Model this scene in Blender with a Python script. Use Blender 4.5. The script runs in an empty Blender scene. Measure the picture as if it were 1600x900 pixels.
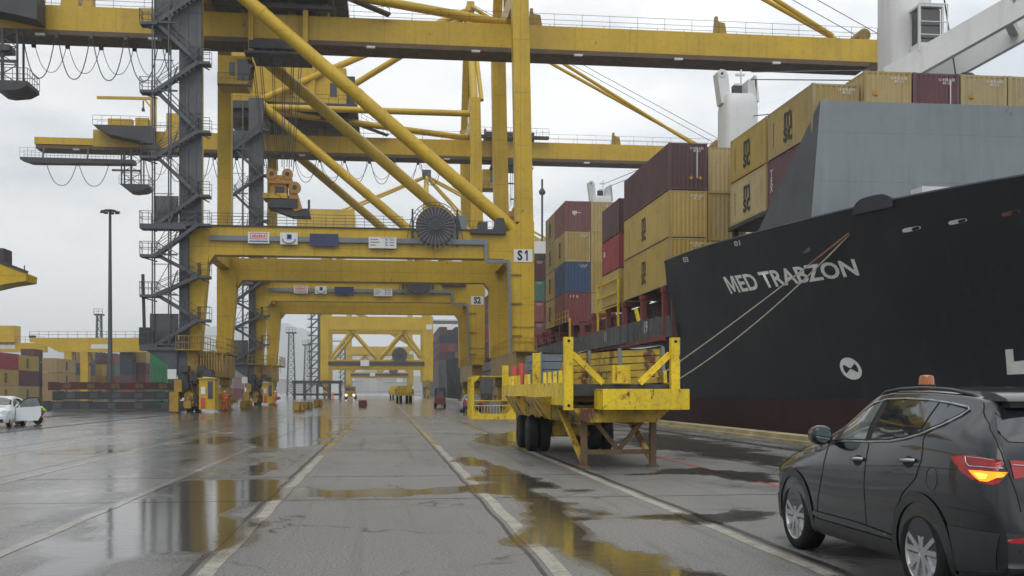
import bpy, bmesh, math, random
import numpy as np
from mathutils import Vector, Matrix
from mathutils.bvhtree import BVHTree
random.seed(7)
SC = bpy.context.scene
COL = SC.collection
R = math.radians
# ------------------------------------------------------------------ camera, sky, sun, exposure
TH = R(6.91); FPX = 1650.0; EYE = 1.71
cam_d = bpy.data.cameras.new('camera'); cam = bpy.data.objects.new('camera', cam_d); COL.objects.link(cam)
cam.location = (0, 0, EYE); cam.rotation_euler = (R(90), 0, -TH)
cam_d.sensor_width = 36; cam_d.lens = 36*FPX/1600; cam_d.shift_y = 162/1600
cam_d.clip_start = 0.1; cam_d.clip_end = 20000
SC.camera = cam
SC.view_settings.view_transform = 'Standard'; SC.view_settings.look = 'None'
SC.view_settings.gamma = 1; SC.view_settings.use_curve_mapping = False
SC.view_settings.exposure = 0.0
SUN_EL, SUN_AZ = 48, 205      # degrees; azimuth clockwise from +Y
W = bpy.data.worlds.new('World'); SC.world = W; W.use_nodes = True
def build_world():
    nt = W.node_tree; N = nt.nodes; L = nt.links; N.clear()
    out = N.new('ShaderNodeOutputWorld'); bg = N.new('ShaderNodeBackground'); bg.inputs['Strength'].default_value = 0.1
    sky = N.new('ShaderNodeTexSky'); sky.sky_type = 'NISHITA'; sky.sun_disc = False
    sky.sun_elevation = R(SUN_EL); sky.sun_rotation = R(SUN_AZ); sky.air_density = 1.5; sky.dust_density = 4
    tc = N.new('ShaderNodeTexCoord'); mp = N.new('ShaderNodeMapping'); mp.inputs['Scale'].default_value = (1.0, 1.0, 2.6)
    nz = N.new('ShaderNodeTexNoise'); nz.inputs['Scale'].default_value = 2.6; nz.inputs['Detail'].default_value = 7; nz.inputs['Roughness'].default_value = .52
    nz.inputs['Distortion'].default_value = .3
    rp = N.new('ShaderNodeValToRGB'); e = rp.color_ramp.elements
    e[0].position = .40; e[0].color = (.53, .575, .625, 1); e[1].position = .585; e[1].color = (.93, .935, .935, 1)
    sp = N.new('ShaderNodeSeparateXYZ')
    # brighter to the ship side and towards the zenith, as a thin overcast is
    m1 = N.new('ShaderNodeMath'); m1.operation = 'MULTIPLY_ADD'; m1.inputs[1].default_value = .26; m1.inputs[2].default_value = 1.0
    m2 = N.new('ShaderNodeMapRange'); m2.inputs['From Min'].default_value = .32; m2.inputs['From Max'].default_value = .95
    m2.inputs['To Min'].default_value = 1.0; m2.inputs['To Max'].default_value = 1.45
    mm = N.new('ShaderNodeMath'); mm.operation = 'MULTIPLY'
    mm2 = N.new('ShaderNodeMath'); mm2.operation = 'MULTIPLY'; mm2.inputs[1].default_value = 13.0
    vm = N.new('ShaderNodeVectorMath'); vm.operation = 'SCALE'
    mix = N.new('ShaderNodeMix'); mix.data_type = 'RGBA'; mix.inputs['Factor'].default_value = .08
    L.new(tc.outputs['Generated'], mp.inputs['Vector']); L.new(mp.outputs['Vector'], nz.inputs['Vector'])
    L.new(nz.outputs['Fac'], rp.inputs['Fac']); L.new(tc.outputs['Generated'], sp.inputs['Vector'])
    L.new(sp.outputs['X'], m1.inputs[0]); L.new(sp.outputs['Z'], m2.inputs['Value'])
    L.new(m1.outputs[0], mm.inputs[0]); L.new(m2.outputs[0], mm.inputs[1]); L.new(mm.outputs[0], mm2.inputs[0])
    L.new(rp.outputs['Color'], vm.inputs[0]); L.new(mm2.outputs[0], vm.inputs['Scale'])
    L.new(vm.outputs['Vector'], mix.inputs['A']); L.new(sky.outputs['Color'], mix.inputs['B'])
    L.new(mix.outputs['Result'], bg.inputs['Color']); L.new(bg.outputs[0], out.inputs['Surface'])
build_world()
sun_d = bpy.data.lights.new('sun', 'SUN'); sun = bpy.data.objects.new('sun', sun_d); COL.objects.link(sun)
sun_d.energy = 0.9; sun_d.angle = R(40); sun_d.color = (1, .97, .92)
sun.rotation_euler = (R(90-SUN_EL), 0, R(-SUN_AZ)+math.pi)
def _aim_sun():
    d = Vector((math.sin(R(SUN_AZ))*math.cos(R(SUN_EL)), math.cos(R(SUN_AZ))*math.cos(R(SUN_EL)), math.sin(R(SUN_EL))))
    sun.rotation_euler = d.to_track_quat('Z', 'Y').to_euler(); sun.location = d*80
_aim_sun()
SC.cycles.volume_bounces = 1
SC.cycles.max_bounces = 8
SC.cycles.use_denoising = True
# ------------------------------------------------------------------ helpers
cT, sT = math.cos(TH), math.sin(TH)
def ground_at(px, py, z=0.0):
    D = (EYE-z)*FPX/(py-612.0); xc = (px-800)/FPX*D
    return (xc*cT+D*sT, D*cT-xc*sT)
def on_y(px, py, Y):
    az = TH+math.atan((px-800)/FPX); X = Y*math.tan(az); D = X*sT+Y*cT
    return X, EYE+(612-py)*D/FPX
def pix(p):
    D = p[0]*sT+p[1]*cT
    return 800+FPX*(p[0]*cT-p[1]*sT)/D, 612-FPX*(p[2]-EYE)/D
class MB:
    """collects shapes and links them as one mesh object"""
    def __init__(s): s.v = []; s.f = []; s.m = []; s.mi = 0
    def add(s, vs, fs):
        o = len(s.v); s.v += [tuple(p) for p in vs]
        for f in fs: s.f.append([i+o for i in f]); s.m.append(s.mi)
        return s
    def box(s, x0, x1, y0, y1, z0, z1):
        return s.add([(x0,y0,z0),(x1,y0,z0),(x1,y1,z0),(x0,y1,z0),(x0,y0,z1),(x1,y0,z1),(x1,y1,z1),(x0,y1,z1)],
                     [(0,3,2,1),(4,5,6,7),(0,1,5,4),(1,2,6,5),(2,3,7,6),(3,0,4,7)])
    def cbox(s, c, d): return s.box(c[0]-d[0]/2,c[0]+d[0]/2,c[1]-d[1]/2,c[1]+d[1]/2,c[2]-d[2]/2,c[2]+d[2]/2)
    def bar(s, p, q, w, h=None, up=(0,0,1)):
        h = h or w; p = Vector(p); q = Vector(q); d = (q-p).normalized(); u = Vector(up)
        if abs(d.dot(u)) > .98: u = Vector((0,1,0))
        a = d.cross(u).normalized()*w/2; b = a.cross(d).normalized()*h/2
        vs = [p-a-b,p+a-b,p+a+b,p-a+b,q-a-b,q+a-b,q+a+b,q-a+b]
        return s.add(vs, [(3,2,1,0),(4,5,6,7),(0,1,5,4),(1,2,6,5),(2,3,7,6),(3,0,4,7)])
    def tube(s, p, q, r, n=10, r2=None, cap=True):
        p = Vector(p); q = Vector(q); d = (q-p).normalized(); u = Vector((0,0,1)) if abs(d.z) < .95 else Vector((0,1,0))
        a = d.cross(u).normalized(); b = a.cross(d); r2 = r if r2 is None else r2; vs = []
        for c, rr in ((p,r),(q,r2)):
            for k in range(n):
                t = 2*math.pi*k/n; vs.append(c+(a*math.cos(t)+b*math.sin(t))*rr)
        fs = [(k,(k+1)%n,n+(k+1)%n,n+k) for k in range(n)]
        if cap: fs += [tuple(range(n-1,-1,-1)), tuple(range(n,2*n))]
        return s.add(vs, fs)
    def path(s, pts, r, n=6):
        pts = [Vector(p) for p in pts]; vs = []; fs = []; m = len(pts); ua = None
        for i, p in enumerate(pts):
            d = (pts[min(i+1,m-1)]-pts[max(i-1,0)]).normalized()
            if ua is None: ua = d.cross(Vector((0,0,1)) if abs(d.z) < .9 else Vector((0,1,0))).normalized()
            ua = (ua-d*ua.dot(d)).normalized(); b = d.cross(ua)
            for k in range(n):
                t = 2*math.pi*k/n; vs.append(p+(ua*math.cos(t)+b*math.sin(t))*r)
        for i in range(m-1):
            for k in range(n): fs.append((i*n+k,i*n+(k+1)%n,(i+1)*n+(k+1)%n,(i+1)*n+k))
        fs += [tuple(range(n-1,-1,-1)), tuple(range((m-1)*n,m*n))]
        return s.add(vs, fs)
    def prism(s, poly, axis, a, b):
        """poly: 2D outline in the two other axes (x,z for axis y; y,z for axis x; x,y for axis z)"""
        n = len(poly)
        def P(u, w, t): return (u,t,w) if axis == 'y' else ((t,u,w) if axis == 'x' else (u,w,t))
        vs = [P(u,w,a) for u,w in poly]+[P(u,w,b) for u,w in poly]
        fs = [tuple(range(n)), tuple(range(2*n-1,n-1,-1))]+[(k,k+n,(k+1)%n+n,(k+1)%n) for k in range(n)]
        return s.add(vs, fs)
    def lathe(s, c, axis, prof, n=24):
        """prof: (radius, offset along axis) pairs"""
        A = {'x':Vector((1,0,0)),'y':Vector((0,1,0)),'z':Vector((0,0,1))}[axis]; c = Vector(c)
        U = A.orthogonal().normalized(); V = A.cross(U); vs = []; m = len(prof); fs = []
        for r, t in prof:
            for k in range(n):
                g = 2*math.pi*k/n; vs.append(c+A*t+(U*math.cos(g)+V*math.sin(g))*r)
        for i in range(m-1):
            for k in range(n): fs.append((i*n+k,i*n+(k+1)%n,(i+1)*n+(k+1)%n,(i+1)*n+k))
        if prof[0][0] > 1e-4: fs.append(tuple(range(n-1,-1,-1)))
        if prof[-1][0] > 1e-4: fs.append(tuple(range((m-1)*n,m*n)))
        return s.add(vs, fs)
    def railing(s, p, q, h=1.1, step=1.6, r=.03):
        p = Vector(p); q = Vector(q); n = max(1, round((q-p).length/step)); u = Vector((0,0,h))
        for k in range(n+1):
            c = p.lerp(q, k/n); s.bar(c, c+u, r*1.3)
        for t in (.52, 1): s.bar(p+u*t, q+u*t, r*1.4)
        return s
    def mesh(s, name, mats, smooth=None):
        me = bpy.data.meshes.new(name); me.from_pydata(s.v, [], s.f)
        for m in (mats if isinstance(mats,(list,tuple)) else [mats]): me.materials.append(m)
        if len(set(s.m)) > 1: me.polygons.foreach_set('material_index', s.m)
        bm = bmesh.new(); bm.from_mesh(me); bmesh.ops.recalc_face_normals(bm, faces=bm.faces); bm.to_mesh(me); bm.free()
        if smooth is not None:
            me.polygons.foreach_set('use_smooth', [True]*len(me.polygons))
            try: me.set_sharp_from_angle(angle=R(smooth))
            except Exception: pass
        me.update(); return me
    def build(s, name, mats, parent=None, smooth=None):
        return link(name, s.mesh(name, mats, smooth), parent)
def link(name, data, parent=None):
    o = bpy.data.objects.new(name, data); COL.objects.link(o)
    if parent: o.parent = parent
    return o
def tag(o, label=None, cat=None, group=None, kind=None):
    for k, v in (('label',label),('category',cat),('group',group),('kind',kind)):
        if v: o[k] = v
    return o
def thing(name, loc, label, cat, group=None, rz=0):
    o = bpy.data.objects.new(name, None); o.empty_display_size = .3; COL.objects.link(o)
    o.location = loc; o.rotation_euler = (0,0,rz); return tag(o, label, cat, group)
def dup(root, loc, rz, label, group=None):
    r = root.copy(); COL.objects.link(r); r.location = loc; r.rotation_euler = (0,0,rz); r['label'] = label
    if group: r['group'] = group
    for ch in [c for c in root.children]:
        c = ch.copy(); COL.objects.link(c); c.parent = r
        for g in [x for x in ch.children]:
            d = g.copy(); COL.objects.link(d); d.parent = c
    return r
def text_mesh(txt, mat, size=1.0, bold=0.0, align='CENTER', extrude=0.0, space=.75):
    cu = bpy.data.curves.new('lettering','FONT'); cu.body = txt; cu.size = size; cu.align_x = align; cu.align_y = 'CENTER'
    cu.offset = bold; cu.extrude = extrude; cu.resolution_u = 3; cu.space_line = space
    o = bpy.data.objects.new('lettering', cu); COL.objects.link(o)
    bpy.context.view_layer.update()
    me = bpy.data.meshes.new_from_object(o.evaluated_get(bpy.context.evaluated_depsgraph_get()))
    bpy.data.objects.remove(o); bpy.data.curves.remove(cu)
    me.materials.clear(); me.materials.append(mat); return me
def outline_mesh(parts):
    bm = bmesh.new()
    for pl in parts: bm.faces.new([bm.verts.new((x,y,0)) for x,y in pl])
    me = bpy.data.meshes.new('lettering'); bm.to_mesh(me); bm.free(); return me
LET_M = [(0,0),(0,1),(.24,1),(.46,.36),(.68,1),(.92,1),(.92,0),(.76,0),(.76,.74),(.53,.08),(.39,.08),(.16,.74),(.16,0)]
LET_1 = [(0,.74),(.20,1),(.40,1),(.40,0),(.22,0),(.22,.76),(.08,.60)]
def with_glyph(me, glyph, side, gap):
    """set a hand drawn capital before or after a line of lettering, to the same height"""
    xs = [v.co.x for v in me.vertices]; ys = [v.co.y for v in me.vertices]; h = max(ys)-min(ys)
    w = max(p[0] for p in glyph)*h; x0 = min(xs)-w-gap*h if side < 0 else max(xs)+gap*h
    bm = bmesh.new(); bm.from_mesh(me); bm.faces.new([bm.verts.new((x0+x*h,min(ys)+y*h,0)) for x,y in glyph]); bm.to_mesh(me); bm.free(); return me
# ------------------------------------------------------------------ materials
def paint(name, col, rough=.45, metal=0, var=.18, scale=.6, streak=.25, rust=0., rustcol=(.10,.035,.015), dirt=.2, coat=0, bump=0, spec=.5, fine=6., seams=None, chalk=0, vary=0, ior=None):
    m = bpy.data.materials.new(name); m.use_nodes = True; nt = m.node_tree; N = nt.nodes; L = nt.links
    b = N['Principled BSDF']; tc = N.new('ShaderNodeTexCoord')
    def noise(sc, det=4, mapping=None, rgh=.55):
        n = N.new('ShaderNodeTexNoise'); n.inputs['Scale'].default_value = sc; n.inputs['Detail'].default_value = det; n.inputs['Roughness'].default_value = rgh
        if mapping:
            mp = N.new('ShaderNodeMapping'); mp.inputs['Scale'].default_value = mapping; L.new(tc.outputs['Object'], mp.inputs['Vector']); L.new(mp.outputs['Vector'], n.inputs['Vector'])
        else: L.new(tc.outputs['Object'], n.inputs['Vector'])
        return n.outputs['Fac']
    def ramp(src, a, bb, lo=0., hi=1.):
        r = N.new('ShaderNodeMapRange'); r.inputs['From Min'].default_value = a; r.inputs['From Max'].default_value = bb
        r.inputs['To Min'].default_value = lo; r.inputs['To Max'].default_value = hi; L.new(src, r.inputs['Value']); return r.outputs[0]
    def mixc(fac, A, B):
        x = N.new('ShaderNodeMix'); x.data_type = 'RGBA'
        if isinstance(fac, float): x.inputs['Factor'].default_value = fac
        else: L.new(fac, x.inputs['Factor'])
        for k, q in (('A',A),('B',B)):
            if isinstance(q, tuple): x.inputs[k].default_value = (*q,1)
            else: L.new(q, x.inputs[k])
        return x.outputs['Result']
    c = mixc(ramp(noise(scale,5),.3,.7), tuple(x*(1-var) for x in col), tuple(min(1,x*(1+var*.6)) for x in col))
    if streak: c = mixc(ramp(noise(2.2,4,(1,1,.09)),.52,.78,0,streak), c, tuple(x*.42+.008 for x in col))
    if dirt: c = mixc(ramp(noise(fine,6,None,.7),.5,.75,0,dirt), c, (.045,.04,.035))
    rr = ramp(noise(scale*3,4),.3,.7,rough*.8,min(1,rough*1.25))
    if rust:
        k = ramp(noise(fine*.45,8,(1,1,.5),.72),.70-rust*.25,.74-rust*.2); c = mixc(k, c, rustcol)
    if ior: b.inputs['IOR'].default_value = ior
    if vary:
        oi = N.new('ShaderNodeObjectInfo'); hs = N.new('ShaderNodeHueSaturation'); L.new(c, hs.inputs['Color'])
        L.new(ramp(oi.outputs['Random'],0,1,1-vary,1+vary), hs.inputs['Value'])
        m7 = N.new('ShaderNodeMath'); m7.operation = 'MULTIPLY'; m7.inputs[1].default_value = 7.3; L.new(oi.outputs['Random'], m7.inputs[0])
        f7 = N.new('ShaderNodeMath'); f7.operation = 'FRACT'; L.new(m7.outputs[0], f7.inputs[0])
        L.new(ramp(f7.outputs[0],0,1,.72,1.08), hs.inputs['Saturation']); c = hs.outputs['Color']
    if chalk: c = mixc(ramp(noise(1.1,6,(1,1,.05),.7),.55,.75,0,chalk), c, tuple(x*2.2+.03 for x in col))
    if seams:
        sp = N.new('ShaderNodeSeparateXYZ'); L.new(tc.outputs['Object'], sp.inputs[0])
        for ax, (per, wid) in seams.items():
            q = N.new('ShaderNodeMath'); q.operation = 'DIVIDE'; q.inputs[1].default_value = per; L.new(sp.outputs[ax], q.inputs[0])
            f = N.new('ShaderNodeMath'); f.operation = 'FRACT'; L.new(q.outputs[0], f.inputs[0])
            k = N.new('ShaderNodeMath'); k.operation = 'LESS_THAN'; k.inputs[1].default_value = wid/per; L.new(f.outputs[0], k.inputs[0])
            h = N.new('ShaderNodeMath'); h.operation = 'MULTIPLY'; h.inputs[1].default_value = .6; L.new(k.outputs[0], h.inputs[0])
            c = mixc(h.outputs[0], c, tuple(x*.45+.004 for x in col))
    L.new(c, b.inputs['Base Color']); L.new(rr, b.inputs['Roughness'])
    b.inputs['Metallic'].default_value = metal; b.inputs['Coat Weight'].default_value = coat; b.inputs['Coat Roughness'].default_value = .03
    b.inputs['Specular IOR Level'].default_value = spec
    if bump:
        bp = N.new('ShaderNodeBump'); bp.inputs['Strength'].default_value = bump; bp.inputs['Distance'].default_value = .02
        L.new(noise(fine,4), bp.inputs['Height']); L.new(bp.outputs[0], b.inputs['Normal'])
    return m
def glow(name, col, st):
    m = paint(name, col, .3, streak=0, dirt=0); b = m.node_tree.nodes['Principled BSDF']
    b.inputs['Emission Color'].default_value = (*col,1); b.inputs['Emission Strength'].default_value = st; return m
M = {}
M['yel'] = paint('crane_yellow', (.50,.325,.008), .42, var=.16, scale=.25, streak=.4, rust=.2, dirt=.25, fine=2.5, seams={'X':(5.9,.05),'Z':(4.63,.05)})
M['yel2'] = paint('crane_yellow_grimy', (.31,.195,.018), .5, var=.25, scale=.35, streak=.6, rust=.55, dirt=.5, fine=2.5)
M['oran'] = paint('hoist_orange', (.42,.21,.025), .5, rust=.5, dirt=.5)
M['tyel'] = paint('trailer_yellow', (.70,.50,.010), .45, var=.2, scale=1.2, streak=.55, rust=.5, dirt=.55, fine=11)
M['load'] = paint('worn_yellow_panel', (.48,.335,.03), .5, var=.3, scale=1.5, streak=.5, rust=.6, dirt=.5, fine=6)
M['tyel2'] = paint('trailer_yellow_dirty', (.55,.37,.03), .5, var=.3, scale=1.5, streak=.8, rust=.8, dirt=.6, fine=5)
M['rackred'] = paint('flat_rack_red', (.075,.022,.022), .7, var=.3, rust=.4, dirt=.4)
M['rustbrown'] = paint('rusty_brown_steel', (.13,.08,.038), .65, var=.3, scale=2, rust=.4, dirt=.3)
M['gsteel'] = paint('grey_painted_steel', (.066,.073,.087), .5, var=.25, scale=.5, streak=.4, rust=.05, dirt=.25, fine=3)
M['pipe'] = paint('grey_pipe', (.15,.18,.21), .4, var=.15, dirt=.2)
M['dark'] = paint('dark_steel', (.035,.037,.042), .5, var=.3, streak=.1, rust=.1)
M['black'] = paint('black_rubber', (.012,.012,.013), .75, var=.3, streak=0, dirt=.1, spec=.2)
M['hull'] = paint('hull_black', (.009,.012,.018), .5, var=.3, scale=.12, streak=.25, rust=.05, dirt=.12, fine=.8, spec=.45, chalk=.3, seams={'Z':(2.35,.035),'Y':(8.7,.05)})
M['boot'] = paint('hull_red', (.031,.0105,.0125), .6, var=.3, scale=.2, streak=.3, dirt=.3, fine=1, spec=.25, chalk=.2)
M['bulw'] = paint('bulwark_weathered', (.075,.08,.085), .6, var=.4, scale=.5, streak=.6, rust=.25, dirt=.3, fine=1.2)
M['brk'] = paint('breakwater_grey', (.175,.205,.222), .5, var=.1, scale=.2, streak=.28, rust=.14, dirt=.12, fine=1.2, chalk=.15, seams={'Z':(2.4,.02)})
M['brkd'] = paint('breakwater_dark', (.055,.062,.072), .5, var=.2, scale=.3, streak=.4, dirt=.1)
M['wht'] = paint('ship_white', (.62,.63,.63), .45, var=.08, scale=.3, streak=.25, rust=.06, rustcol=(.35,.2,.1), dirt=.08, fine=2)
M['sred'] = paint('ship_red_oxide', (.17,.035,.034), .6, var=.3, rust=.35, dirt=.3)
M['deck'] = paint('deck_dark', (.06,.03,.03), .7, var=.3, rust=.3)
M['glass'] = paint('dark_glass', (.012,.016,.019), .05, var=.1, streak=0, dirt=0, ior=1.75)
M['glassf'] = paint('side_glass_painted_see_through', (.10,.125,.125), .05, var=.25, scale=4, streak=0, dirt=0, ior=1.75)  # opaque pane; light seen through it is painted into this paler colour
M['sign'] = paint('sign_white', (.62,.63,.62), .4, var=.05, streak=.15, dirt=.05)
M['navy'] = paint('sign_navy', (.02,.03,.10), .4, var=.1, streak=.15)
M['sblue'] = paint('sign_blue', (.03,.12,.30), .4, var=.1)
M['sredp'] = paint('sign_red', (.5,.06,.05), .4, var=.1)
M['ink'] = paint('black_lettering', (.015,.015,.016), .5, var=.1, streak=0, dirt=0)
M['winks'] = paint('white_lettering', (.62,.62,.60), .5, var=.12, scale=2, streak=.2, rust=.03, dirt=.2, fine=5)
M['logo'] = paint('faded_black_logo', (.035,.033,.03), .6, var=.3, scale=2, dirt=.1)
M['rope'] = paint('mooring_rope', (.42,.38,.30), .9, var=.2, streak=0, scale=5)
M['chafe'] = paint('rope_chafe_orange', (.20,.085,.05), .9, var=.3)
M['reel'] = paint('reel_cable', (.06,.045,.05), .55, var=.3, scale=1.5)
M['hiv'] = paint('hi_vis_orange', (.9,.12,.02), .7, var=.1, streak=0, dirt=0)
M['hivy'] = paint('hi_vis_lime', (.45,.75,.08), .7, var=.1, streak=0, dirt=0)
M['skin'] = paint('skin', (.45,.27,.2), .6, var=.05, streak=0, dirt=0)
M['hair'] = paint('dark_hair', (.02,.015,.012), .6, var=.1, streak=0, dirt=0)
M['conc'] = paint('concrete', (.30,.29,.27), .7, var=.2, streak=.3, dirt=.3)
CC = {}
for k, c in dict(yellow=(0.361, 0.258, 0.07), tan=(0.328, 0.197, 0.049), maroon=(0.089, 0.03, 0.036), red=(0.243, 0.02, 0.032), brick=(0.18, 0.043, 0.041), blue=(.028,.065,.15),
                 navy=(.02,.03,.06), green=(.03,.20,.09), teal=(.06,.16,.12), grey=(.24,.25,.26), mauve=(.22,.12,.13)).items():
    CC[k] = paint('container_'+k, c, .5, var=.13, scale=.3, streak=.4, rust=.16, rustcol=(.12,.05,.025), dirt=.3, fine=2.2, vary=.16)
# ------------------------------------------------------------------ ground, quay, markings, water
PUD = [  # outlines of standing water, given by the points of the quay they cover
 ([(235,772),(300,752),(420,745),(458,768),(436,797),(396,842),(330,862),(270,874),(200,898),(150,930),(-60,930),(-60,900),(120,828),(200,792)],1.0,.35),
 ([(478,773),(560,768),(700,760),(738,758),(744,770),(700,774),(520,779)],1.0,.2),
 ([(712,707),(760,722),(815,733),(850,752),(880,790),(905,808),(960,832),(1040,872),(1120,905),(1140,945),(960,945),(905,890),(862,850),(826,806),(795,782),(755,748)],1.0,.2),
 ([(835,820),(880,805),(1050,805),(1064,812),(930,817)],.95,.15),
 ([(395,694),(430,668),(455,652),(505,650),(545,664),(515,690),(450,706)],.95,.5),
 ([(300,692),(325,678),(360,676),(372,684),(340,694)],1.0,.3),
 ([(388,742),(408,716),(442,704),(428,726),(410,744)],1.0,.15),
 ([(720,690),(760,678),(830,672),(850,684),(790,700)],.8,.4),
 ([(0,712),(120,696),(240,690),(260,700),(120,716),(0,730)],.7,.5),
 ([(0,772),(150,745),(300,712),(330,716),(210,768),(60,800),(0,815)],.7,.5),
 ([(500,642),(560,640),(575,648),(520,654)],.8,.6),
 ([(960,744),(1090,728),(1215,742),(1215,752),(1050,742)],.85,.1),
 ([(1020,716),(1120,716),(1215,752),(1215,764),(1100,742)],.0,.1),
 ([(1050,808),(1215,796),(1216,806),(1080,822)],.75,.1),
 ([(930,690),(1010,676),(1140,690),(1225,715),(1225,728),(1090,712)],.8,.3),
 ([(1230,860),(1400,850),(1500,900),(1500,960),(1290,930)],.8,.2)]
PUDW = []
for pl, lv, soft in PUD:
    PUDW.append((np.array([ground_at(px, py) for px, py in pl]), lv, soft))
def sdist(P, poly):
    """signed distance (inside positive) of points P to a polygon"""
    n = len(poly); d = np.full(len(P), 1e9); ins = np.zeros(len(P), bool)
    for i in range(n):
        a = poly[i]; b = poly[(i+1)%n]; e = b-a; w = P-a
        t = np.clip((w@e)/(e@e+1e-12),0,1); q = w-t[:,None]*e; d = np.minimum(d, np.hypot(q[:,0],q[:,1]))
        c = ((a[1]>P[:,1])!=(b[1]>P[:,1])); xx = (b[0]-a[0])*(P[:,1]-a[1])/(b[1]-a[1]+1e-12)+a[0]; ins ^= c&(P[:,0]<xx)
    return np.where(ins, d, -d)
_rng = np.random.RandomState(3); _T = _rng.rand(64,64)
def vnoise(x, y, s):
    x = x/s; y = y/s; i = np.floor(x).astype(int); j = np.floor(y).astype(int); f = x-i; g = y-j; f = f*f*(3-2*f); g = g*g*(3-2*g)
    q = lambda a, b_: _T[a%64,b_%64]
    return (q(i,j)*(1-f)+q(i+1,j)*f)*(1-g)+(q(i,j+1)*(1-f)+q(i+1,j+1)*f)*g-.5
def wetness(xy):
    P = np.array(xy, float); x = P[:,0]; y = P[:,1]
    base = np.full(len(P), .24)
    base += .26*np.clip((-1.5-x)/3.0,0,1)            # the landside lanes hold a film of water
    base += .22*np.clip((y-45)/40,0,1)
    base += .12*np.clip((x-7.0)/1.0,0,1)
    base += .04*np.sin(x*3.1+np.sin(y*.7)*1.5)+.03*np.sin(y*1.3+x*.5)
    base -= .12*np.exp(-((x-0.05)/1.3)**2)*np.clip((30-y)/15,0,1)
    for poly, lv, soft in PUDW:
        s = sdist(P, poly); s = s+.9*vnoise(x,y*.6,.9)+.55*vnoise(x+7,y*.6,.4)+.6*vnoise(x-3,y*.5,1.9)-.05; k = np.clip((s+soft)/(2*soft),0,1); k = k*k*(3-2*k)
        base = np.maximum(base, k*lv)
    return np.clip(base,0,1)
def road_material(name, kind):
    m = bpy.data.materials.new(name); m.use_nodes = True; nt = m.node_tree; N = nt.nodes; L = nt.links; b = N['Principled BSDF']
    geo = N.new('ShaderNodeNewGeometry'); at = N.new('ShaderNodeAttribute'); at.attribute_name = 'wet'
    def noise(sc, det=5, mp=None, rg=.6):
        n = N.new('ShaderNodeTexNoise'); n.inputs['Scale'].default_value = sc; n.inputs['Detail'].default_value = det; n.inputs['Roughness'].default_value = rg
        src = geo.outputs['Position']
        if mp:
            q = N.new('ShaderNodeMapping'); q.inputs['Scale'].default_value = mp; L.new(src, q.inputs['Vector']); src = q.outputs['Vector']
        L.new(src, n.inputs['Vector']); return n.outputs['Fac']
    def mr(src, a, bb, lo=0., hi=1.):
        r = N.new('ShaderNodeMapRange'); r.interpolation_type = 'SMOOTHSTEP'
        r.inputs['From Min'].default_value = a; r.inputs['From Max'].default_value = bb; r.inputs['To Min'].default_value = lo; r.inputs['To Max'].default_value = hi
        L.new(src, r.inputs['Value']); return r.outputs[0]
    def math_(op, a, bb):
        x = N.new('ShaderNodeMath'); x.operation = op
        for i, q in enumerate((a,bb)):
            if isinstance(q,(int,float)): x.inputs[i].default_value = q
            else: L.new(q, x.inputs[i])
        return x.outputs[0]
    def mixc(f, A, B):
        x = N.new('ShaderNodeMix'); x.data_type = 'RGBA'
        if isinstance(f,float): x.inputs['Factor'].default_value = f
        else: L.new(f, x.inputs['Factor'])
        for k, q in (('A',A),('B',B)):
            if isinstance(q, tuple): x.inputs[k].default_value = (*q,1)
            else: L.new(q, x.inputs[k])
        return x.outputs['Result']
    n1 = noise(.55,6,(1,.38,1)); n2 = noise(2.6,6,(1,.6,1))
    w = math_('ADD', at.outputs['Fac'], math_('MULTIPLY', math_('SUBTRACT', n1, .5), .62))
    w = math_('ADD', w, math_('MULTIPLY', math_('SUBTRACT', n2, .5), .34))
    pud = mr(w, .62, .79); film = mr(w, .19, .56)
    grit = noise(34,4,None,.8); grit2 = noise(22,5)
    if kind == 'asphalt':
        c = mixc(mr(grit,.36,.66), (.050,.049,.048), (.262,.256,.246)); c = mixc(mr(noise(.35,5,(1,.3,1)),.35,.7,0,.4), c, (.10,.098,.093))
        c = mixc(mr(noise(1.6,6,(3,.25,1)),.56,.75,0,.4), c, (.03,.03,.03))
        c = mixc(mr(noise(7,5),.63,.72,0,.45), c, (.14,.135,.125))
        c = mixc(mr(noise(.8,4,(4,.06,1)),.56,.70,0,.45), c, (.035,.034,.033))
        vo = N.new('ShaderNodeTexVoronoi'); vo.feature = 'DISTANCE_TO_EDGE'; vo.inputs['Scale'].default_value = .30
        wv = N.new('ShaderNodeVectorMath'); wv.operation = 'ADD'; L.new(geo.outputs['Position'], wv.inputs[0])
        nv_ = N.new('ShaderNodeTexNoise'); nv_.inputs['Scale'].default_value = 1.6; nv_.inputs['Detail'].default_value = 5; L.new(geo.outputs['Position'], nv_.inputs['Vector']); L.new(nv_.outputs['Color'], wv.inputs[1])
        L.new(wv.outputs['Vector'], vo.inputs['Vector'])
        c = mixc(math_('MULTIPLY', mr(vo.outputs['Distance'], .003, .010, 1., 0.), mr(noise(.5,3),.46,.6)), c, (.02,.019,.018))
    elif kind == 'white':
        c = mixc(mr(noise(3.2,8,None,.75),.44,.68), (.36,.34,.29), (.15,.14,.12)); c = mixc(mr(grit2,.40,.7,0,.7), c, (.13,.12,.10))
        c = mixc(mr(noise(.6,4),.5,.66,0,.55), c, (.24,.20,.12))
    elif kind == 'yellow':
        c = mixc(mr(noise(3.4,8,None,.75),.42,.56), (.42,.30,.07), (.07,.065,.055)); c = mixc(mr(grit2,.45,.7,0,.6), c, (.08,.07,.06))
    elif kind == 'red':
        c = mixc(mr(noise(3.0,8,None,.75),.52,.62), (.36,.03,.025), (.07,.06,.058))
    else:
        c = mixc(mr(grit2,.35,.7), (.012,.011,.010), (.045,.04,.035))
    c = mixc(math_('MULTIPLY', film, .42), c, (.02,.02,.021))
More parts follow.
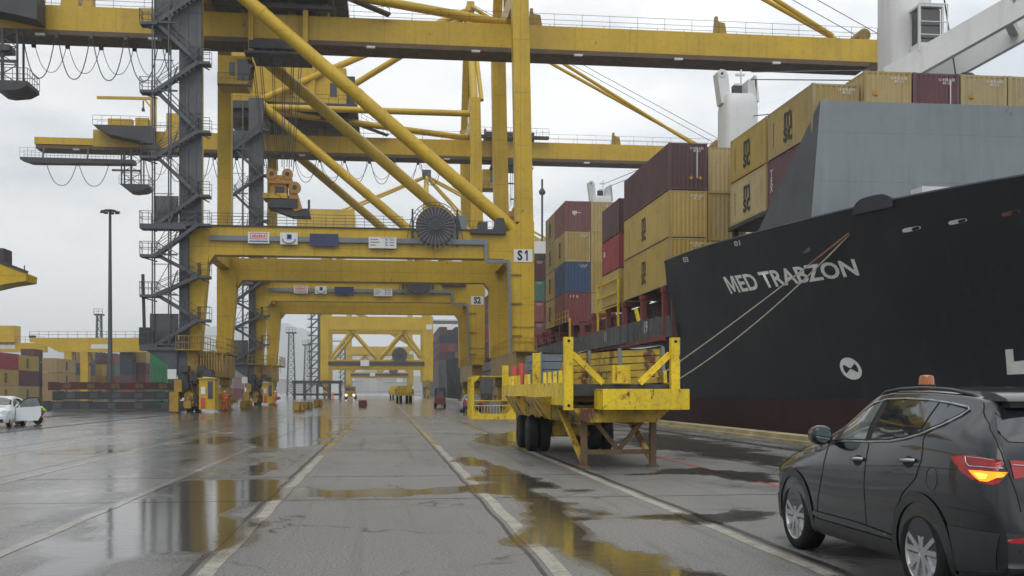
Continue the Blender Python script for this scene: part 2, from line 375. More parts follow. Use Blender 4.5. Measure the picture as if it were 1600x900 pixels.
    c = mixc(math_('MULTIPLY', pud, .80), c, (.040,.036,.027))
    L.new(c, b.inputs['Base Color'])
    ro = math_('ADD', math_('MULTIPLY', math_('SUBTRACT', 1.0, film), .28), .16)
    ro = math_('ADD', ro, math_('MULTIPLY', math_('SUBTRACT', grit2, .5), .08))
    ro = math_('ADD', math_('MULTIPLY', ro, math_('SUBTRACT', 1.0, pud)), math_('MULTIPLY', pud, .075)); L.new(ro, b.inputs['Roughness'])
    b.inputs['IOR'].default_value = 1.38
    dry = math_('MULTIPLY', math_('SUBTRACT', 1.0, pud), math_('SUBTRACT', 1.0, math_('MULTIPLY', film, .72)))
    bp = N.new('ShaderNodeBump'); bp.inputs['Distance'].default_value = .006; L.new(grit, bp.inputs['Height']); L.new(math_('MULTIPLY', dry, .55), bp.inputs['Strength'])
    rip = N.new('ShaderNodeBump'); rip.inputs['Distance'].default_value = .006; L.new(noise(9,4,(.45,1.0,1)), rip.inputs['Height']); L.new(math_('MULTIPLY', pud, .38), rip.inputs['Strength'])
    L.new(bp.outputs[0], rip.inputs['Normal']); L.new(rip.outputs[0], b.inputs['Normal'])
    return m
for k in ('asphalt','white','yellow','red','joint'): M['r_'+k] = road_material('road_'+k, k)
def wet_mesh(name, verts, faces, mat):
    me = bpy.data.meshes.new(name); me.from_pydata(verts, [], faces); me.materials.append(mat)
    a = me.attributes.new('wet','FLOAT','POINT'); a.data.foreach_set('value', wetness([(v[0],v[1]) for v in verts]).astype(np.float32))
    return link(name, me)
QX = 14.2
def ground():
    xs = list(np.arange(-24,QX-.01,.2))+[QX]
    ys = []; y = 2.0
    while y < 75: ys.append(y); y += .08+.006*y
    ys.append(75)
    nx, ny = len(xs), len(ys)
    V = [(x,y,0) for y in ys for x in xs]; F = [(j*nx+i,j*nx+i+1,(j+1)*nx+i+1,(j+1)*nx+i) for j in range(ny-1) for i in range(nx-1)]
    def quad(x0,x1,y0,y1):
        o = len(V); V.extend([(x0,y0,0),(x1,y0,0),(x1,y1,0),(x0,y1,0)]); F.append((o,o+1,o+2,o+3))
    quad(-24,QX,-80,2.0); quad(-24,QX,75,950); quad(-2500,-24,-80,950)
    o = len(V); V.extend([(QX,-80,0),(QX,950,0),(QX,950,-6),(QX,-80,-6)]); F.append((o,o+1,o+2,o+3))
    o = len(V); V.extend([(-2500,950,0),(QX,950,0),(QX,950,-6),(-2500,950,-6)]); F.append((o,o+1,o+2,o+3))
    tag(wet_mesh('ground', V, F, M['r_asphalt']), kind='structure')
ground()
def strip(name, xc, w, y0, y1, mat, z=.004, step=.4):
    n = max(2, int((y1-y0)/step)); V = []; F = []
    for k in range(n+1):
        y = y0+(y1-y0)*k/n; j = .012*math.sin(y*2.3+xc); V += [(xc-w/2+j,y,z),(xc+w/2+j,y,z)]
    for k in range(n): F.append((2*k,2*k+1,2*k+3,2*k+2))
    return tag(wet_mesh(name, V, F, mat), kind='structure')
def cross_strip(name, y, w, x0, x1, mat, z=.004):
    n = max(2, int((x1-x0)/.4)); V = []; F = []
    for k in range(n+1):
        x = x0+(x1-x0)*k/n; j = .02*math.sin(x*1.7+y); V += [(x,y-w/2+j,z),(x,y+w/2+j,z)]
    for k in range(n): F.append((2*k,2*k+1,2*k+3,2*k+2))
    return tag(wet_mesh(name, V, F, mat), kind='structure')
strip('lane_marking', -1.66, .165, 3, 28.5, M['r_white']); strip('lane_marking', -1.66, .17, 30, 150, M['r_yellow'])
strip('lane_marking', 1.66, .165, 3, 34, M['r_white']); strip('lane_marking', 1.66, .18, 34, 260, M['r_yellow'])
strip('lane_marking', -4.0, .16, 3, 34, M['r_white']); strip('lane_marking', -7.1, .16, 8, 60, M['r_white'])
strip('lane_marking', -10.2, .16, 15, 70, M['r_white']); strip('lane_marking', -4.0, .15, 38, 52, M['r_yellow'])
strip('lane_marking', 4.12, .15, 3, 30, M['r_white']); strip('lane_marking', 4.12, .16, 30, 140, M['r_yellow'])
strip('lane_marking', 7.08, .12, 8, 60, M['r_red'])
for x, w in ((-1.84,.07),(1.5,.05),(4.32,.10),(-7.6,.06),(-11.4,.08),(8.6,.10),(10.2,.09),(13.0,.08)): strip('paving_joint', x, w, 3, 190, M['r_joint'], .003)
for y in (16.9, 21.5, 31.0, 43, 56, 70, 88, 110): cross_strip('paving_joint', y, .05+.0012*y, -7.5, 7.0, M['r_joint'], .002)
for y in (30.2, 46.0): cross_strip('lane_marking', y, .14, -9.4, -7.2, M['r_white'], .005)
# crane rails let into the paving
for x in (11.95, -15.9):
    for dx in (-.16, .16): strip('rail_groove', x+dx, .16, -20, 320, M['r_joint'], .005, 2)
    b = MB(); b.box(x-.055, x+.055, -20, 320, -.02, .02); tag(b.build('crane_rail', paint('rail_steel', (.16,.13,.11), .3, metal=.8, streak=0)), kind='structure')
b = MB(); b.box(QX-.55, QX+.12, -40, 900, -.5, .24); b.box(QX-.75, QX-.55, -40, 900, -.1, .10)
tag(b.build('quay_kerb', paint('quay_kerb_paint', (.30,.25,.13), .5, var=.4, scale=.8, dirt=.5, fine=3)), kind='structure')
b = MB(); b.box(-5800,5800,-230,5800,-6.2,-2.6)
tag(b.build('water', paint('harbour_water', (.02,.03,.03), .08, var=.2, streak=0, dirt=0, bump=.3, fine=1.5)), kind='structure')
# hills on the far shore and the haze between
def hills():
    V = []; F = []; n = 160; rows = 5
    for i in range(n+1):
        a = R(-62)+R(130)*i/n
        h = 175+95*math.sin(i*.11+.6)+45*math.sin(i*.29+1)+18*math.sin(i*.83)
        for j in range(rows):
            r = 3900+j*260; k = [0,.35,.7,.95,1][j]; x = (r)*math.sin(a); y = r*math.cos(a)
            V.append((x,y,-3+h*k+(12*math.sin(i*1.7+j*2) if 0<j else 0)))
    for i in range(n):
        for j in range(rows-1): q = i*rows+j; F.append((q,q+rows,q+rows+1,q+1))
    me = bpy.data.meshes.new('hills'); me.from_pydata(V,[],F); me.materials.append(paint('hill_cover',(.05,.07,.05),.9,scale=.004,fine=.02,streak=0,var=.4))
    me.polygons.foreach_set('use_smooth',[True]*len(F)); tag(link('hills',me), kind='structure')
hills()
def haze():
    b = MB(); b.box(-5900,5900,-250,5900,-7.2,345); o = b.build('haze', None)
    o.data.materials.clear(); m = bpy.data.materials.new('haze_air'); m.use_nodes = True; N = m.node_tree.nodes; N.clear()
    out = N.new('ShaderNodeOutputMaterial'); v = N.new('ShaderNodeVolumePrincipled'); v.inputs['Color'].default_value = (.93,.95,.97,1); v.inputs['Density'].default_value = HAZE
    v.inputs['Anisotropy'].default_value = .2
    m.node_tree.links.new(v.outputs[0], out.inputs['Volume']); o.data.materials.append(m); tag(o, kind='stuff')
HAZE = .00032
haze()
# ------------------------------------------------------------------ ship-to-shore cranes
M['rail'] = paint('trolley_rail_grimy', (.10,.062,.03), .6, var=.3, rust=.4, dirt=.4)
M['lit'] = paint('floodlight_glass', (.6,.6,.58), .2, streak=0)
M['shaft'] = paint('lift_shaft_grey', (.085,.092,.105), .55, var=.25, scale=.5, streak=.5, rust=.08, dirt=.35, fine=2)
M['clp'] = paint('grey_cladding', (.10,.11,.125), .5, var=.25, streak=.4)
def festoon(b, x0, x1, n, y, z, dip, r=.045):
    for k in range(n):
        a = x0+(x1-x0)*k/n; c = x0+(x1-x0)*(k+1)/n; m = (a+c)/2; hw = (c-a)/2*.92
        b.path([(m+hw*t, y, z-dip*(1-abs(t)**2.4)) for t in np.linspace(-1,1,15)], r, 5)
        b.box(a-.18, a+.18, y-.12, y+.12, z-.1, z+.35)
def stair(root, xa, xb, y, za, zb, mat, w=.75):
    """one flight between (xa, za) and (xb, zb)"""
    b = MB()
    for yy in (y-w/2, y+w/2): b.bar((xa,yy,za), (xb,yy,zb), .05, .30)
    n = max(4, int(abs(zb-za)/.24))
    for k in range(1,n): t = k/n; b.cbox((xa+(xb-xa)*t, y, za+(zb-za)*t), (.26,w,.04))
    for yy in (y-w/2, y+w/2):
        for t in (.5,1.0): b.bar((xa,yy,za+t), (xb,yy,zb+t), .04)
        for k in range(0,n+1,3): t = k/n; b.bar((xa+(xb-xa)*t,yy,za+(zb-za)*t), (xa+(xb-xa)*t,yy,za+(zb-za)*t+1), .035)
    b.build('stair_flight', mat, root)
def landing(root, x0, x1, y0, y1, z, mat, sides='nfe'):
    b = MB(); b.box(x0,x1,y0,y1,z-.22,z); b.bar((x0+.1,(y0+y1)/2,z-.2),(x1-.1,(y0+y1)/2,z-.55),.1)
    b.railing((x0,y0,z),(x1,y0,z),1.05,.6); b.railing((x0,y1,z),(x1,y1,z),1.05,.6); b.railing((x0,y0,z),(x0,y1,z),1.05,.6)
    b.build('landing', mat, root)
def bogie(root, x, y, mat):
    b = MB(); b.prism([(y-2.9,1.05),(y-2.9,1.5),(y-.6,2.35),(y+.6,2.35),(y+2.9,1.5),(y+2.9,1.05),(y+1.2,1.3),(y-1.2,1.3)],'x',x-.34,x+.34)
    for yy in (y-1.85, y+1.85):
        b.prism([(yy-1.2,.5),(yy-1.2,.8),(yy-.3,1.3),(yy+.3,1.3),(yy+1.2,.8),(yy+1.2,.5)],'x',x-.42,x+.42)
    b.box(x-.25,x+.25,y-3.35,y-2.95,.35,1.0); b.box(x-.25,x+.25,y+2.95,y+3.35,.35,1.0)
    for yy in (y-2.3,y-1.4,y+1.4,y+2.3): b.box(x+.45,x+.85,yy-.22,yy+.22,.55,.95)
    o = b.build('bogie', mat, root)
    for yy in (y-2.5,y-1.2,y+1.2,y+2.5):
        w = MB(); w.lathe((x-.11,yy,.36),'x',[(.14,-.12),(.33,-.1),(.36,0),(.33,.12),(.33,.2),(.14,.24)],18); w.build('wheel', M['dark'], o, 40)
def reel(root, x, y, z, r, cage=True):
    g = MB()
    g.lathe((x,y,z),'y',[(r*.50,-.16),(r*.98,-.22),(r,-.12),(r,.12),(r*.98,.22),(r*.50,.16),(r*.50,-.16)],40)
    o = g.build('cable_reel', M['reel'], root, 40)
    s = MB()
    for k in range(28):
        a = 2*math.pi*k/28; c, d = math.cos(a), math.sin(a); r1 = r*(1.24 if d < -.35 else 1.0)
        s.bar((x+c*r*.2,y-.27,z+d*r*.2),(x+c*r1,y-.30,z+d*r1),.055,.05)
    s.build('spoke', M['pipe'], o)
    h = MB(); h.lathe((x,y,z),'y',[(r*.26,-.42),(r*.26,-.30),(r*.22,-.28),(r*.22,.5)],20); h.build('hub', M['dark'], o, 40)
    if cage:
        q = MB()
        for rr in (r*1.28, r*1.12):
            q.path([(x+math.cos(a)*rr, y+.35, z+math.sin(a)*rr) for a in np.linspace(-.15,math.pi+.15,26)], .035, 5)
        for k in range(17):
            a = math.pi*k/16; q.bar((x+math.cos(a)*r*1.28,y+.35,z+math.sin(a)*r*1.28),(x+math.cos(a)*r*.75,y+.35,z+math.sin(a)*r*.75),.05)
        for sx in (-1,1):
            q.bar((x+sx*r*1.16,y+.35,z-r),(x+sx*r*1.16,y+.35,z+r*.9),.16)
            q.bar((x+sx*r*1.5,y+.3,z-r*.9),(x+sx*r*1.28,y+.35,z+r*.2),.06)
        q.build('guard_cage', M['dark'], o)
def hung_cage(root, x, y, ztop, zbot, mat, w=3.2):
    b = MB()
    for sx in (-1,1):
        for sy in (-1,1): b.bar((x+sx*w*.38,y+sy*.8,ztop),(x+sx*w*.38,y+sy*.8,zbot),.16)
        for k in range(3):
            za = ztop+(zbot-ztop)*k/3; zb = ztop+(zbot-ztop)*(k+1)/3
            b.bar((x-sx*w*.38,y-.8,za),(x+sx*w*.38,y-.8,zb),.07); b.bar((x-w*.38,y-.8,zb),(x+w*.38,y-.8,zb),.07)
    b.bar((x,y-.8,ztop),(x,y-.8,zbot),.22); b.box(x-w*.75,x+w*.4,y-.9,y-.7,zbot+1.75,zbot+1.98)
    b.prism([(x-w*.42,zbot),(x+w*.72,zbot),(x+w*.72,zbot-.35),(x+w*.5,zbot-.75),(x+w*.1,zbot-.9),(x-w*.1,zbot-.8)],'y',y-1.6,y+1.6)
    for yy in (y-1.6,y+1.6): b.railing((x-w*.42,yy,zbot),(x+w*.72,yy,zbot),1.1,.6)
    b.railing((x+w*.72,y-1.6,zbot),(x+w*.72,y+1.6,zbot),1.1,.7)
    b.build('maintenance_cage', mat, root)
def sign_board(root, x0, x1, y, z0, z1, mat, kind, label):
    b = MB(); b.box(x0,x1,y-.06,y,z0,z1); o = b.build('sign', mat, root); o['label'] = label
    d = MB(); w = x1-x0; h = z1-z0; yy = y-.064
    def q(a,bb,c,e): d.box(x0+w*a,x0+w*bb,yy-.012,yy-.003,z0+h*c,z0+h*e)
    if kind == 'red':
        q(.1,.9,.86,.92); q(.1,.9,.36,.42); q(.1,.13,.42,.86); q(.87,.9,.42,.86)
        for k in range(8): q(.18+.082*k,.18+.082*k+.055,.50,.78 if k%3 else .72)
        d.build('print', M['sredp'], o); d = MB(); q(.06,.94,.12,.24); d.build('print', M['sblue'], o)
    elif kind == 'blue':
        q(.38,.66,.42,.86); d.build('print', M['sblue'], o); d = MB()
        d.path([(x0+w*(.5+.36*math.cos(a)), yy-.02, z0+h*(.42+.33*math.sin(a))) for a in np.linspace(math.pi*.95,math.pi*2.05,16)], .05, 5); q(.45,.6,.56,.76)
        d.build('print', M['pipe'], o)
    elif kind == 'text':
        for r, (a,bb) in enumerate([(.06,.34),(.06,.38),(.06,.26)]): q(a,bb,.76-.26*r,.84-.26*r)
        for r in range(3): q(.6,.68,.70-.24*r,.82-.24*r); q(.74,.92,.72-.24*r,.80-.24*r)
        q(.45,.9,.9,.95); d.build('print', M['pipe'], o)
XL, XR = -15.9, 11.9
def sts_crane(Y0, code, label, trolley, hoist_z, cage_x, cab_dx, full=True):
    root = thing('container_crane', (0,Y0,0), label, 'crane', 'ship to shore container cranes')
    FY = 17.5; Y_, Y2, G, T = M['yel'], M['yel2'], M['gsteel'], M['dark']
    ZB, ZP, ZT = 13.25, 15.65, 39.0
    for fy in (0, FY):
        y0, y1 = fy-.8, fy+.8
        b = MB(); b.prism([(XL-.75,5.2),(XL+.55,5.2),(XL+1.25,ZB),(XL+1.25,ZP),(XL-.75,ZP)],'y',y0,y1); b.build('leg', Y_, root)
        b = MB(); b.prism([(XR-.95,5.2),(XR+1.1,5.2),(XR+1.1,ZP+.9),(XR-.1,ZP+.9),(XR-1.1,ZP),(XR-1.1,ZB)],'y',y0,y1); b.build('leg', Y_, root)
        b = MB(); b.prism([(XL-.75,ZP),(XL+.62,ZP),(XL+.62,ZT),(XL-.68,ZT)],'y',fy-.62,fy+.62); b.build('upper_leg', Y_, root)
        b = MB(); b.prism([(XR-.45,ZP+.9),(XR+1.05,ZP+.9),(XR+.55,ZT+1),(XR-.85,ZT+1)],'y',fy-.68,fy+.68); b.build('upper_leg', Y_, root)
        zp, zb = (ZP,ZB) if fy == 0 else (ZP-.5,ZB-.3); b = MB(); b.prism([(XL+1.25,zp),(XR-1.1,zp),(XR-1.1,zb-.7),(XR-1.6,zb),(XL+1.75,zb),(XL+1.25,zb-.7)],'y',y0+.02,y1-.02)
        if fy == 0:
            for xx in (-8.5,-2.6,2.2,6.4): b.box(xx,xx+.05,y0-.02,y0+.01,ZB,ZP)
        b.build('portal_beam', Y_, root)
        b = MB(); b.tube((XR-.4,fy,ZP+.1),(XL+.2,fy,ZT-.5),.60,16)
        for t in (.18,.5,.8):
            p = Vector((XR-.4,fy,ZP+.1)).lerp(Vector((XL+.2,fy,ZT-.5)),t); q = p+Vector((-.3,0,.25)); b.tube(p,q,.64,16)
        b.build('diagonal_brace', Y_, root, 40)
        b = MB(); b.tube((XL+.5,fy,38.0),(XR-.4,fy,38.0),.42,12); b.build('tie_tube', Y_, root, 40)
        b = MB(); b.tube((XL+.4,fy,39.0),(XR-.5,FY/2+(fy-FY/2)*.12,54.2),.44,12); b.build('backstay', Y_, root, 40)
        b = MB(); b.tube((XR-.2,fy,ZT+.8),(XR-.4,FY/2+(fy-FY/2)*.12,54.6),.52,12,.4); b.tube((XR+.75,fy,ZT+.8),(XR,FY/2+(fy-FY/2)*.12,54.6),.3,10); b.build('mast_leg', Y_, root, 40)
        b = MB(); b.tube((XL+.5,fy,37.6),(XR-.6,FY/2+(fy-FY/2)*.15,36.6),.42,12); b.build('tie_tube', Y_, root, 40)
        # forestays down to the boom
        b = MB(); b.tube((XR,FY/2+(fy-FY/2)*.25,54.4),(43.0 if fy == 0 else 45.3,5.4 if fy == 0 else 7.7,36.0),.24,8); b.build('forestay', Y_, root, 40)
        b = MB(); b.tube((XR,FY/2+(fy-FY/2)*.2,55.6 if fy else 54.9),(47.6,5.4 if fy == 0 else 7.7,36.4),.04,4); b.build('stay_rope', T, root)
    for x in (XL,XR):   # crossbeams along the quay
        b = MB(); b.box(x-.65,x+.65,-2.2,FY+2.2,3.1,5.2); b.build('sill_beam', Y2, root)
        b = MB(); b.box(x-.5,x+.5,.68,FY-.68,ZP-1.6,ZP); b.build('cross_beam', Y_, root)
        b = MB(); b.box(x-.55,x+.4,.68,FY-.68,36.4,38.2); b.build('cross_beam', Y_, root)
        for fy in (0,FY):
            b = MB(); b.box(x-.5,x+.5,fy-.9,fy+.9,2.35,3.1); b.prism([(fy-1.0,3.1),(fy+1.0,3.1),(fy+.45,2.0),(fy-.45,2.0)],'x',x-.28,x+.28); b.build('equaliser', Y2, root)
            bogie(root, x, fy, Y2)
        b = MB(); b.railing((x-.95,-2.2,5.2),(x-.95,FY+2.2,5.2),1.1,1.5); b.railing((x+.95,-2.2,5.2),(x+.95,FY+2.2,5.2),1.1,1.5); b.box(x-1,x+1,-3.0,-2.2,5.1,5.2)
        b.railing((x-1,-3,5.2),(x+1,-3,5.2),1.1,.5); b.build('railing', Y2, root)
    b = MB(); b.box(XR-1.0,XR+.6,-.5,FY+.5,53.9,55.2) if False else b.box(XR-.6,XR+.4,FY/2-2,FY/2+2,53.8,55.2); b.railing((XR-1,FY/2-2,55.2),(XR+1,FY/2-2,55.2)); b.build('mast_head', Y_, root)
    # twin box girders and boom
    b = MB(); b.box(-37.5,48.6,5.15,7.95,33.55,35.75); b.box(-44.8,-37.5,5.15,7.2,33.7,34.6); b.build('girder', Y_, root)
    b = MB(); b.box(-44.6,46.5,5.06,8.05,33.12,33.55)
    b.build('trolley_rail', M['rail'], root)
    for k in range(9):
        b = MB(); b.box(-40+9.6*k,-39.2+9.6*k,4.98,5.3,33.02,33.2); b.build('floodlight', M['lit'], root)
    for gy in (5.2,7.9):
        b = MB(); b.railing((-37,gy,35.75),(47.4,gy,35.75),1.15,2.6,.022); b.build('railing', T, root)
    b = MB(); b.lathe((46.3,6.6,36.35),'y',[(.62,-1.0),(.62,1.0)],18); b.build('end_sheave', Y2, root, 40)
    for gx in (13.4, 31.2):
        b = MB(); b.prism([(gx,35.75),(gx+1.3,35.75),(gx+1.1,36.9),(gx+.45,37.0),(gx+.4,37.5),(gx+.15,37.5)],'y',5.6,6.0); b.build('stay_lug', Y2, root)
    # machinery house on the landside girder
    mh = MB(); mh.box(-20,-8.9,1.6,15.6,39.0,46.0); mh.box(-8.9,-4.9,2.2,15.0,39.0,44.0)
    for k in range(28): mh.box(-19.8+.4*k,-19.74+.4*k,1.56,1.6,39.2,45.9)
    o = mh.build('machinery_house', Y_, root)
    b = MB(); b.box(-7.0,-6.1,2.14,2.2,40.2,42.0); b.box(-18.6,-17.4,1.54,1.6,41.5,42.6); b.build('window', M['glass'], o)
    b = MB(); b.box(-4.9,-3.8,3.0,14.0,39.0,43.2); b.build('vent_box', M['dark'], o)
    b = MB(); b.box(-21,-3.4,.6,16.6,37.4,39.0) if False else b.box(-20.6,-3.4,.7,16.4,38.0,38.95); b.box(-19.6,-4.6,1.6,15.4,37.0,38.0); b.railing((-20.6,.7,38.95),(-3.4,.7,38.95),1.1,1.2); b.build('walkway', T, o)
    for x in (-18.6,-12.5,-8.3,-5.4):
        b = MB(); b.box(x-.35,x+.35,5.3,7.8,35.75,37.0); b.build('support_post', Y2, o)
    b = MB(); b.bar((-5,3,37.4),(0.5,4.8,36.0),.8,.18); b.railing((-3,3.2,37.4),(.5,4.6,36),1,.8); b.build('stairway', T, o)
    # gear at the landside girder end
    b = MB(); b.prism([(-36.9,35.8),(-29.5,35.8),(-29.5,33.6),(-35,34.6)],'y',2.6,4.9); b.railing((-36.9,2.6,35.8),(-30,2.6,35.8),1.2,1.2); b.build('end_platform', T, root)
    b = MB(); b.box(-30.1,-29.4,4.0,4.7,35.75,40.0); b.bar((-36.8,4.35,39.7),(-29.6,4.35,39.8),.3,.34); b.bar((-30.9,4.35,39.7),(-30,4.35,38.6),.2); b.build('jib_hoist', Y_, root)
    b = MB(); b.box(-31.1,-30.95,4.28,4.42,38.4,39.5); b.box(-31.2,-30.85,4.2,4.5,38.1,38.5); b.build('chain_hook', T, root)
    for q in ((-28.3,-26.8,5.2,6.4,35.75,38.2),(-35.2,-32.2,3.3,4.4,35.8,36.8),(-31.8,-30.2,3.3,4.4,35.8,37.0),(-26.5,-25.6,5.2,6.2,35.75,37.2)):
        b = MB(); b.box(*q); b.build('winch', Y_, root)
    b = MB(); b.prism([(-46.0,31.6),(-32.0,31.6),(-32.0,31.1),(-33,31.05),(-44.8,30.9),(-46,31.3)],'y',3.4,5.0); b.railing((-46,3.4,31.6),(-33,3.4,31.6),1.2,.9,.022); b.railing((-46,5.0,31.6),(-33,5,31.6),1.2,.9,.022)
    for x in (-43.5,-38,-33.5): b.bar((x,4.3,31.6),(x,4.9,33.2),.18)
    b.build('hanging_walkway', T, root)
    hung_cage(root, cage_x, 4.6, 33.1, 28.4, T)
    # festoon cables
    b = MB(); festoon(b, cage_x+1.2, -16.8, 5, 4.9, 32.9, 3.7); b.build('festoon_cable', T, root)
    if code != 'S1': b = MB(); festoon(b, -12, 8, 6, 4.9, 32.9, 3.4); b.build('festoon_cable', T, root)
    b = MB(); festoon(b, cage_x+1.2, -16.8, 5, 8.2, 33.0, 2.3, .03); b.build('festoon_cable', T, root)
    if code != 'S1': b = MB(); festoon(b, -12, 8, 6, 8.2, 33.0, 2.2, .03); b.build('festoon_cable', T, root)
    b = MB(); festoon(b, -43.2, -35.2, 2, 4.4, 30.95, 2.7); b.build('festoon_cable', T, root)
    # trolley, cab, hoist ropes, headblock
    tx = trolley
    b = MB(); b.box(tx-2.6,tx+2.6,3.9,9.4,32.3,32.95); b.box(tx-3.0,tx+2.8,3.6,4.9,31.75,31.95)
    for k in range(9): x = tx-2.6+.6*k; b.box(x,x+.25,4.4,5.2,31.95,32.3+.2*(k%3))
    b.box(tx-3.4,tx+3.2,5.4,7.8,35.9,37.1) ; b.box(tx-4.6,tx+5,3.9,4.7,35.95,36.3); b.railing((tx-4.6,3.9,36.3),(tx+5,3.9,36.3),1.0,.9); b.railing((tx-3.0,3.6,31.95),(tx+2.8,3.6,31.95),.9,.8)
    o = b.build('trolley', T, root)
    for x in (tx-2.5,tx+2.3):
        b = MB(); b.box(x-.22,x+.22,4.2,4.75,32.0,36.0); b.build('trolley_bracket', Y_, o)
    cx = tx+cab_dx
    b = MB(); b.box(cx-1.9,cx-.2,5.2,8.0,29.7,31.9); b.box(cx-.2,cx+1.0,5.2,8.0,31.6,31.9); b.prism([(cx-1.9,29.7),(cx+.85,29.7),(cx+.6,29.3),(cx-1.9,29.3)],'y',5.2,8.0); o = b.build('operator_cab', Y_, root)
    b = MB(); b.prism([(cx-.2,31.6),(cx+1.0,31.6),(cx+.8,29.7),(cx-.2,29.7)],'y',5.25,7.95); b.build('window', M['glass'], o)
    b = MB(); b.box(cx-.9,cx-.4,5.15,5.2,30.1,31.3); b.build('window', M['glass'], o)
    b = MB(); b.railing((cx-1.9,5.0,29.3),(cx+1.0,5.0,29.3),1,.7,.022); b.box(cx-1.9,cx+1.1,4.9,5.2,29.15,29.3); b.build('balcony', T, o)
    b = MB()
    for sx in (-2.6,-1.9,-.8,.2,1.0,1.7):
        for yy in (5.6,7.6): b.tube((tx+sx,yy,32.0),(tx+sx*.55,yy,hoist_z+1.5),.035,4)
    b.build('hoist_rope', T, root)
    hz = hoist_z; b = MB(); b.box(tx-1.1,tx+.9,5.6,7.8,hz+.0,hz+.75)
    for sx in (-.8,.6): b.lathe((tx+sx,5.5,hz+.85),'y',[(.1,0),(.5,.02),(.5,.3),(.1,.32)],16)
    b.lathe((tx+1.25,5.5,hz-.35),'y',[(.1,0),(.55,.02),(.55,.4),(.1,.42)],16); b.prism([(tx+.7,hz-.2),(tx+1.5,hz-.9),(tx+1.9,hz-2.3),(tx+1.2,hz-2.5),(tx+.7,hz-1.2)],'y',5.7,7.7); b.box(tx-.9,tx+.5,5.8,7.6,hz-1.0,hz+.02)
    o = b.build('headblock', M['oran'], root, 40)
    for dx, dz, q in ((-.8,.85,.2),(.6,.85,.2),(1.25,-.35,.22)): b = MB(); b.lathe((tx+dx,5.47,hz+dz),'y',[(q,0),(q,.02)],12); b.build('sheave_hub', T, o)
    b = MB(); b.box(tx-.5,tx+.3,5.76,5.8,hz-.8,hz-.25); b.build('hatch', T, o)
    b = MB(); b.box(tx-1.6,tx+.6,5.5,7.9,hz-1.35,hz-.9); b.build('headblock_frame', M['tyel2'], o)
    b = MB(); b.box(tx-1.1,tx+1.5,5.6,7.8,hz-2.2,hz-1.35); b.prism([(tx-.9,hz-2.2),(tx+2.5,hz-2.2),(tx+2.6,hz-2.9),(tx+1.0,hz-2.9)],'y',5.8,7.6); b.box(tx+2.4,tx+2.6,5.8,6.0,hz-2.2,hz-1.4); b.build('power_pack', T, o)
    # cable reel, pipe, boards and gear on the near portal beam
    yb = -.80
    b = MB(); b.bar((XL+1.4,yb-.16,14.62),(8.6,yb-.16,14.62),.3,.42); b.bar((8.75,yb-.16,14.8),(8.75,yb-.16,13.0),.3,.36,up=(0,1,0)); b.bar((8.75,yb-.16,13.0),(10.7,yb-.16,13.0),.3,.3)
    b.bar((10.72,yb-.18,13.1),(10.95,yb-.18,5.0),.22,.3,up=(0,1,0)); b.bar((6.0,yb-.1,14.8),(6.0,yb-.1,16.2),.25,.3,up=(0,1,0)); b.build('cable_duct', M['pipe'], root)
    b = MB(); b.railing((XL+1.2,yb-.02,ZP),(1.6,yb-.02,ZP),1.1,1.7,.025); b.railing((XL+1.2,.75,ZP),(9.5,.75,ZP),1.1,1.7,.025); b.box(XL+1.2,10.3,yb-.12,.9,ZP,ZP+.09); b.build('railing', T, root)
    sign_board(root,-11.35,-9.6,yb-.34,14.2,15.15,M['sign'],'red','white board with a red outlined word'); sign_board(root,-8.7,-7.25,yb-.34,14.15,15.15,M['sign'],'blue','white board with a small blue emblem')
    sign_board(root,-6.25,-3.85,yb-.34,14.05,15.1,M['navy'],'plain','plain navy blue board'); sign_board(root,-1.3,1.05,yb-.34,13.95,14.9,M['sign'],'text','white board with rows of small print')
    reel(root, 4.35, yb-.55, 15.9, 1.66)
    b = MB(); b.box(5.9,7.1,yb-.1,.4,ZP+.1,ZP+1.25); b.box(5.55,5.9,yb-.1,.4,ZP+.1,ZP+.7); b.build('switch_box', M['pipe'], root)
    b = MB(); b.box(7.4,10.5,yb-.5,.3,ZP-.3,ZP+.1); b.box(8.1,8.9,yb-.3,.3,ZP+.1,ZP+.75); b.prism([(9.4,ZP+.1),(10.5,ZP+.1),(10.3,ZP+1.1),(9.7,ZP+1.1)],'y',yb-.3,.3); b.build('winch_platform', T, root)
    b = MB(); b.prism([(10.5,ZP+.4),(12.4,ZP+.4),(12.4,ZP+.3),(10.5,ZP-.3)],'y',yb-.04,yb) if False else b.box(11.2,12.85,yb-.05,yb-.002,13.0,14.1); o = b.build('number_plate', M['sign'], root)
    me = with_glyph(text_mesh('S',M['ink'],1.15,.05), LET_1, 1, .22) if code == 'S1' else text_mesh(code, M['ink'], 1.15, .05); t = link('lettering', me, o); t.location = (12.02-(.28 if code == 'S1' else 0),yb-.06,13.53); t.rotation_euler = (R(90),0,0); t.scale = (.82,1,1)
    b = MB(); b.railing((XL-.8,yb-.05,5.2),(XL+.8,yb-.05,5.2)); b.build('railing', Y2, root)
    for z0, z1 in ((7.25,7.4),(6.0,6.1)): b = MB(); b.box(11.0,13.05,yb-.04,.84,z0,z1); b.build('leg_band', Y2, root)
    for z in (6.6,9.4,11.9): b = MB(); b.bar((11.0,yb-.1,z),(11.9,yb-.1,z),.12,.1); b.build('leg_bracket', Y2, root)
    # grey stair tower and lift shaft at the landside leg
    ys = -1.85
    b = MB(); b.box(-16.95,-15.15,-1.32,-.82,15.75,38.8); b.box(-16.4,-16.2,-1.40,-1.31,15.75,38.6); b.box(-15.7,-15.55,-1.38,-1.31,15.75,38.6)
    for k in range(8): b.box(-16.98,-15.12,-1.36,-.9,16.5+2.8*k,16.62+2.8*k)
    b.build('lift_shaft', M['shaft'], root)
